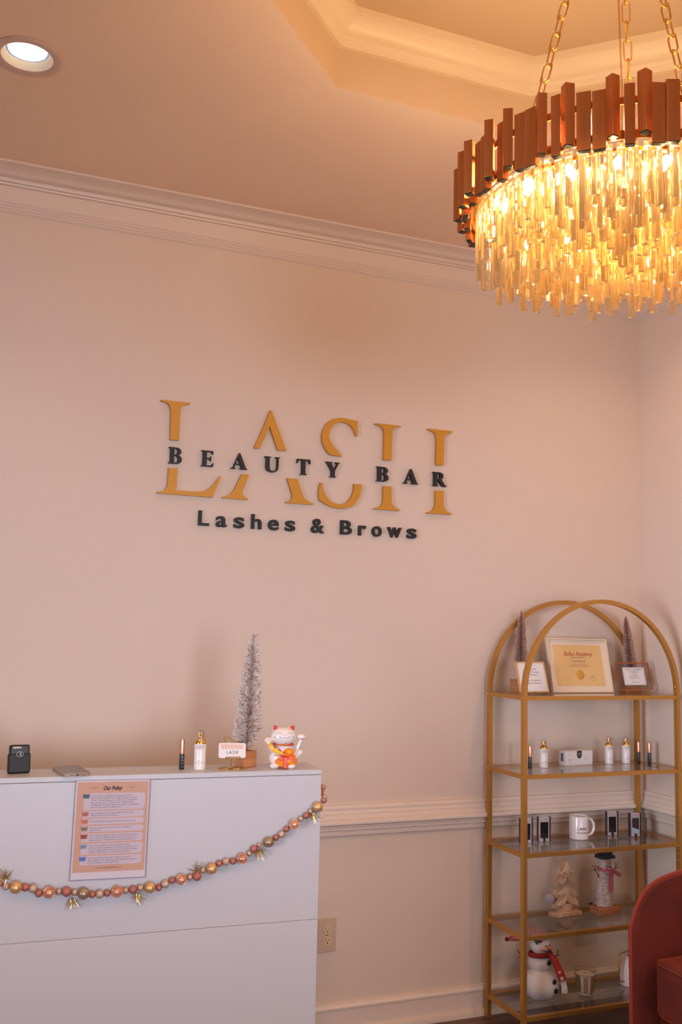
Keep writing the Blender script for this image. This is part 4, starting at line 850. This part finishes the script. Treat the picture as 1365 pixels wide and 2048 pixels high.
# wooden snowman
ws = thing('wooden_snowman', 'weathered wooden block snowman with black hat and checked scarf', 'figurine', (2.672, 3.506, S(3)), math.radians(2)); ws.scale = (1, 1, .885)
MB().bb(-.056, .056, -.038, .034, 0, .031).build('base', WOODB, ws, bevel=.002)
GREYW = mat('weathered_white_wood', srgb(206, 194, 188), .85, noise=(70, srgb(168, 148, 142), (1, 1, 2.2)))
b = MB(); rings = []
for z, rx, ry in ((.031, .042, .027), (.10, .039, .026), (.15, .035, .024), (.185, .029, .022), (.198, .024, .020), (.205, .027, .021), (.228, .030, .022), (.250, .027, .020)):
    rings.append([b.bm.verts.new((rx*math.cos(2*PI*k/8+PI/8), ry*math.sin(2*PI*k/8+PI/8), z)) for k in range(8)])
for a_, c_ in zip(rings, rings[1:]):
    for k in range(8): b.bm.faces.new((a_[k], a_[(k+1) % 8], c_[(k+1) % 8], c_[k]))
b.bm.faces.new(rings[0]); b.bm.faces.new(rings[-1]); b.build('body', GREYW, ws, bevel=.003)
MB().bb(-.036, .034, -.027, .022, .2505, .2665).bb(-.026, .024, -.022, .018, .2665, .284).build('hat', mat('dark_green_black_wood', srgb(34, 40, 42), .7), ws, bevel=.002)
b = MB()
for s in (-1, 1): b.ball((s*.009, -.0212, .238), (.0026, .001, .0032), 10)
for k in range(9): t_ = PI+PI*(k+.0)/8*.86+.2; b.ball((.002+.013*math.cos(t_), -.0216, .2235+.009*math.sin(t_)), (.0014, .001, .0022), 6)
b.build('face', BLACK, ws)
MB().cyl((0, 0, 0), .0042, .012, 12, .0008, M=at(.002, -.020, .230) @ Matrix.Rotation(PI/2, 4, 'X')).build('nose', mat('rusty_nose', srgb(176, 76, 44), .6), ws)
b = MB(); b.lathe([(.027, .192), (.032, .194), (.033, .204), (.028, .210)], seg=20)
b.box((.008, -.030, .150), (.022, .004, .095)); b.box((.038, -.024, .186), (.060, .004, .018), (0, math.radians(32), 0))
b.build('checked_scarf', REDCHK, ws)
for s in (-1, 1):
    b = MB(); p = Vector((s*.030, 0, .165 if s < 0 else .190)); e = Vector((s*.052, -.004, .198)); b.tube([p, e], .0016)
    for d_ in ((-.018*-s*-1 if False else s*.024, .004), (s*.016, .026), (s*.000, .028)): b.tube([e, e+Vector((d_[0], 0, d_[1]))], .0013)
    b.build('twig_arm', TWIGB, ws)
MB().box((0, 0, 0), (.020, .004, .012)).build('back_prop', mat('dark_back_prop', srgb(70, 54, 50), .7), ws, (-.046, .036, .034))

# bottom shelf: plush snowman
sn = thing('plush_snowman', 'white plush snowman with red scarf and checked stocking hat on the bottom shelf', 'figurine', (2.325, 3.468, S(4)), math.radians(-28))
me = blob([((0, 0, .060), (.078, .062, .062)), ((0, 0, .030), (.060, .050, .032)), ((-.002, 0, .142), (.050, .042, .038)), ((.000, 0, .208), (.042, .038, .036))], .003)
MB().addmesh(me).build('body', PLUSH, sn, smooth=60)
b = MB()
for x, y, z in ((.030, -.036, .152), (.050, -.046, .085), (.056, -.044, .050)): MB().lathe([(0, .004), (.0085, .004), (.010, .002), (.010, 0)], seg=20, M=at(x, y, z) @ Matrix.Rotation(math.radians(42), 4, 'Z') @ Matrix.Rotation(PI/2, 4, 'X')).build('button', BLACK, sn)
b = MB(); hd = Vector((0, 0, .208))
def onhead(az, el, k=1.0):     # az from -Y towards +X
    return hd + Vector((.0425*math.sin(az)*math.cos(el), -.0385*math.cos(az)*math.cos(el), .0365*math.sin(el)))*k
for az in (.46, .98): b.ball(onhead(az, .20), .0032, 10)
for k in range(6): b.ball(onhead(.16+.17*k, -.16-.26*math.sin(PI*(k+.7)/7.2)), .0025, 8)
b.build('face_dots', BLACK, sn)
nd = (onhead(.74, .00)-hd).normalized(); MB().cyl((0, 0, 0), .0070, .026, 14, .0018, M=Matrix.Translation(onhead(.74, .00, .95)) @ nd.to_track_quat('Z', 'Y').to_matrix().to_4x4()).build('carrot_nose', mat('orange_felt', srgb(232, 110, 36), .8), sn)
MB().ball(onhead(-.05, -.22, .985), (.009, .003, .008), 12).build('pink_cheek', mat('pink_cheek', srgb(226, 160, 150), .9), sn)
b = MB(); n = 40
b.tube([(.040*math.cos(2*PI*k/n), .034*math.sin(2*PI*k/n), .176+.004*math.cos(2*PI*k/n)) for k in range(n)], .0095, 10, closed=True)
b.tube([(.034, -.030, .184), (.050, -.044, .170), (.066, -.054, .135), (.082, -.056, .098)], [.010, .014, .015, .016], 10)
b.build('scarf', RED, sn, smooth=60)
b = MB()
for k in range(14): x = .072+.020*k/13; b.tube([(x, -.056+.003*math.sin(k*2.1), .094+.004*math.sin(k)), (x+.006, -.058, .070), (x+.007+.002*math.sin(k*3), -.058, .050+.004*math.sin(k*5))], .0012, 5)
b.build('scarf_fringe', PLUSH, sn)
b = MB()
for c_, r_ in (((.068, -.0705, .130), .006), ((.077, -.0720, .108), .009), ((.056, -.0595, .158), .005)):
    for k in range(4): a = k*PI/4+.2; v = Vector((math.cos(a)*r_, 0, math.sin(a)*r_)); b.tube([Vector(c_)-v, Vector(c_)+v], .0006, 4)
b.build('scarf_snowflake', PAPER, sn)
b = MB(); b.tube([(-.060, -.01, .150), (-.080, -.014, .172), (-.092, -.018, .190)], .0016).tube([(-.072, -.012, .163), (-.090, -.012, .160)], .0012); b.build('twig_arm', TWIGB, sn); b = MB(); b.tube([(.048, .004, .150), (.066, -.008, .178), (.070, -.010, .196)], .0016).tube([(.062, -.004, .172), (.078, -.010, .176)], .0012)
b.build('twig_arm', TWIGB, sn)
b = MB(); path_ = [(-.004, .004, .228), (-.012, .006, .240), (-.032, .007, .246), (-.056, .005, .245), (-.084, .0, .238), (-.108, -.004, .230), (-.124, -.006, .225)]
b.tube(path_, [.038, .036, .031, .025, .018, .012, .007], 20)
b.build('stocking_hat', REDCHK, sn, smooth=60)
b = MB(); n = 30
b.tube([(-.004+.037*math.cos(2*PI*k/n), .003+.034*math.sin(2*PI*k/n), .231+.015*math.cos(2*PI*k/n+.85)) for k in range(n)], .0085, 10, closed=True)
b.build('fur_brim', PLUSH, sn, smooth=60)
MB().ball((-.133, -.006, .225), .0085, 14).build('bell', mat('dark_red_bell', srgb(120, 34, 30), .35, .5), sn)
b = MB()
for a, s in ((.3, 1), (1.5, .9), (2.8, 1), (4.2, .8)): b.ball((-.012+.009*math.cos(a), -.039, .231+.006*math.sin(a)), (.0085*s, .002, .0050*s), 8, (0, -a, 0))
b.build('holly_leaf', mat('green_felt', srgb(40, 84, 62), .85), sn)
MB().ball((-.003, -.044, .236), .0042, 10).ball((-.010, -.044, .238), .0036, 10).build('holly_berry', RED, sn)

# candle
cn = thing('candle', 'candle in a clear glass with gold diamond pattern on the bottom shelf', 'candle', (2.524, 3.444, S(4)))
MB().lathe([(0, 0), (.030, 0), (.0315, .002), (.0325, .020), (.0425, .103), (.0405, .103), (.0305, .021), (.029, .010), (0, .009)], seg=40).build('glass', ACRYL, cn)
MB().lathe([(0, .0105), (.0285, .0105), (.0300, .022), (.0380, .084), (0, .085)], seg=40).build('wax', mat('cream_wax', srgb(232, 218, 192), .6), cn)
MB().tube([(0, 0, .085), (.0005, 0, .094)], .0007).build('wick', BLACK, cn)
b = MB(); rr = lambda z: .0326+(z-.020)*.1205+.0004
for k in range(16):
    a0 = 2*PI*k/16
    b.tube([(rr(z)*math.cos(a0), rr(z)*math.sin(a0), z) for z in (.020, .085)], .0009, 4)
    if k % 2 == 0:
        for s in (-1, 1):
            P = []
            for j in range(13):
                z = .022+.061*j/12; a = a0+PI/16+s*(PI/22)*(1 if j % 2 else -1); P.append((rr(z)*math.cos(a), rr(z)*math.sin(a), z))
            b.tube(P, .0010, 4)
for z in (.019, .087, .1025): b.tube([(rr(z)*math.cos(2*PI*k/40), rr(z)*math.sin(2*PI*k/40), z) for k in range(40)], .0007, 4, closed=True)
b.build('gold_pattern', mat('gold_foil', srgb(150, 108, 52), .4, .4), cn)

# watering pitcher
wc = thing('watering_can', 'white cone-shaped watering can with long gold handle on the bottom shelf', 'watering can', (2.790, 3.490, S(4)))
MB().lathe([(0, 0), (.044, 0), (.047, .003), (.047, .030), (.038, .072), (.020, .112), (.019, .118), (.016, .116), (.034, .070), (.043, .030), (.042, .006), (0, .005)], seg=40).build('body', CERAM, wc)
b = MB(); b.tube([(-.046, -.012, .020), (-.062, -.016, .020), (-.072, -.018, .030), (-.075, -.018, .050), (-.075, -.018, .118), (-.070, -.016, .130), (-.056, -.012, .134), (-.010, -.002, .136), (0, 0, .128), (0, 0, .116)], .0032, 10); b.build('handle', BRASS, wc, smooth=60)
MB().tube([(.030, .008, .075), (.055, .014, .110), (.078, .018, .150)], [.005, .004, .0035], 10).build('spout', CERAM, wc)
MB().ball((-.017, -.006, .117), .004, 10).build('knob', BLACK, wc)

# ---------------------------------------------------------------- accent chair (faces the desk, its back to the right wall)
ac = thing('accent_chair', 'rust-red velvet barrel chair at the right edge in front of the shelf', 'armchair', (2.615, 2.52, 0), math.radians(2))
def velvet():
    m = mat('rust_velvet', srgb(104, 31, 17), .85, noise=(7, srgb(86, 25, 15)), Sheen_Weight=.4, Sheen_Roughness=.4, Sheen_Tint=srgb(230, 90, 50)); return m
VEL = velvet()
# U plan, open towards -X : parameter t 0..1 from the far (+Y) arm front round the back to the near arm front
def plan(t, off=0.0):
    R0 = .325 - off; L0 = .33
    tot = 2*L0 + PI*R0; s = t*tot
    if s < L0: return Vector((-L0+s, R0)), Vector((0, 1)), s/tot
    if s > tot-L0: return Vector((-(s-(tot-L0)), -R0)), Vector((0, -1)), s/tot
    a = PI/2 - (s-L0)/R0; return Vector((R0*math.cos(a), R0*math.sin(a))), Vector((math.cos(a), math.sin(a))), s/tot
def rimz(t):
    s = min(t, 1-t)*(.66+PI*.325)
    return .545 + .15*(1-math.exp(-s/.05)) + .05*min(1, s/.5)
N = 72; TT = [.5*(2*i/N)**1.6 if i <= N/2 else 1-.5*(2-2*i/N)**1.6 for i in range(N+1)]; b = MB(); rings = []
for i in range(N+1):
    t_ = TT[i]; p, n_, _ = plan(t_); top = rimz(t_); prof = []
    th = .036; zs = [0.03, .20, .40, top-.05, top-.015]
    for z in zs: prof.append((th/2+.012*z, z))
    prof += [(th/2*.6, top-.003), (0, top), (-th/2*.6, top-.003)]
    for z in reversed(zs): prof.append((-th/2+.012*z, z))
    rings.append([b.bm.verts.new((p.x+n_.x*o, p.y+n_.y*o, z)) for o, z in prof])
m_ = len(rings[0])
for a_, c_ in zip(rings, rings[1:]):
    for k in range(m_-1): b.bm.faces.new((a_[k], a_[k+1], c_[k+1], c_[k]))
    b.bm.faces.new((a_[-1], a_[0], c_[0], c_[-1]))
b.bm.faces.new(rings[0]); b.bm.faces.new(rings[-1][::-1])
b.build('shell', VEL, ac, smooth=50)
b = MB(); P = []
for t_ in TT:
    p, n_, _ = plan(t_); z_ = rimz(t_); P.append((p.x+n_.x*(.004+.012*z_), p.y+n_.y*(.004+.012*z_), z_-.002))
P = [(P[0][0], P[0][1], .03)] + P + [(P[-1][0], P[-1][1], .03)]
b.tube([(x, y, z) for i, (x, y, z) in enumerate(P)], .0075, 8).build('rim_welt', mat('bright_rust_velvet', srgb(138, 42, 24), .85, Sheen_Weight=.15), ac, smooth=60)
b = MB(); pl = [(-.27, -.285), (-.295, -.24), (-.305, -.10), (-.305, .10), (-.295, .24), (-.27, .285)] + [(.0+.292*math.cos(PI/2-PI*k/16), .292*math.sin(PI/2-PI*k/16)) for k in range(17)]
b.prism(pl, lambda x, y, t: (x, y, .27+.19*t)); b.build('seat_cushion', VEL, ac, bevel=.028, smooth=60)
b = MB()
for z, k_ in ((.458, 1.0), (.275, 1.0)): b.tube([(x*.988, y*.985, z-.010 if z > .4 else z+.012) for x, y in pl], .0035, 6, closed=True)
b.build('piping', mat('piping', srgb(110, 50, 24), .7), ac)
MB().prism([(x*.95, y*.97) for x, y in pl], lambda x, y, t: (x, y, .05+.21*t)).build('seat_base', VEL, ac, smooth=40)
MB().lathe([(0, 0), (.20, 0), (.20, .03), (0, .03)], seg=40, c=(-.02, 0, 0)).build('plinth', BLACK, ac)
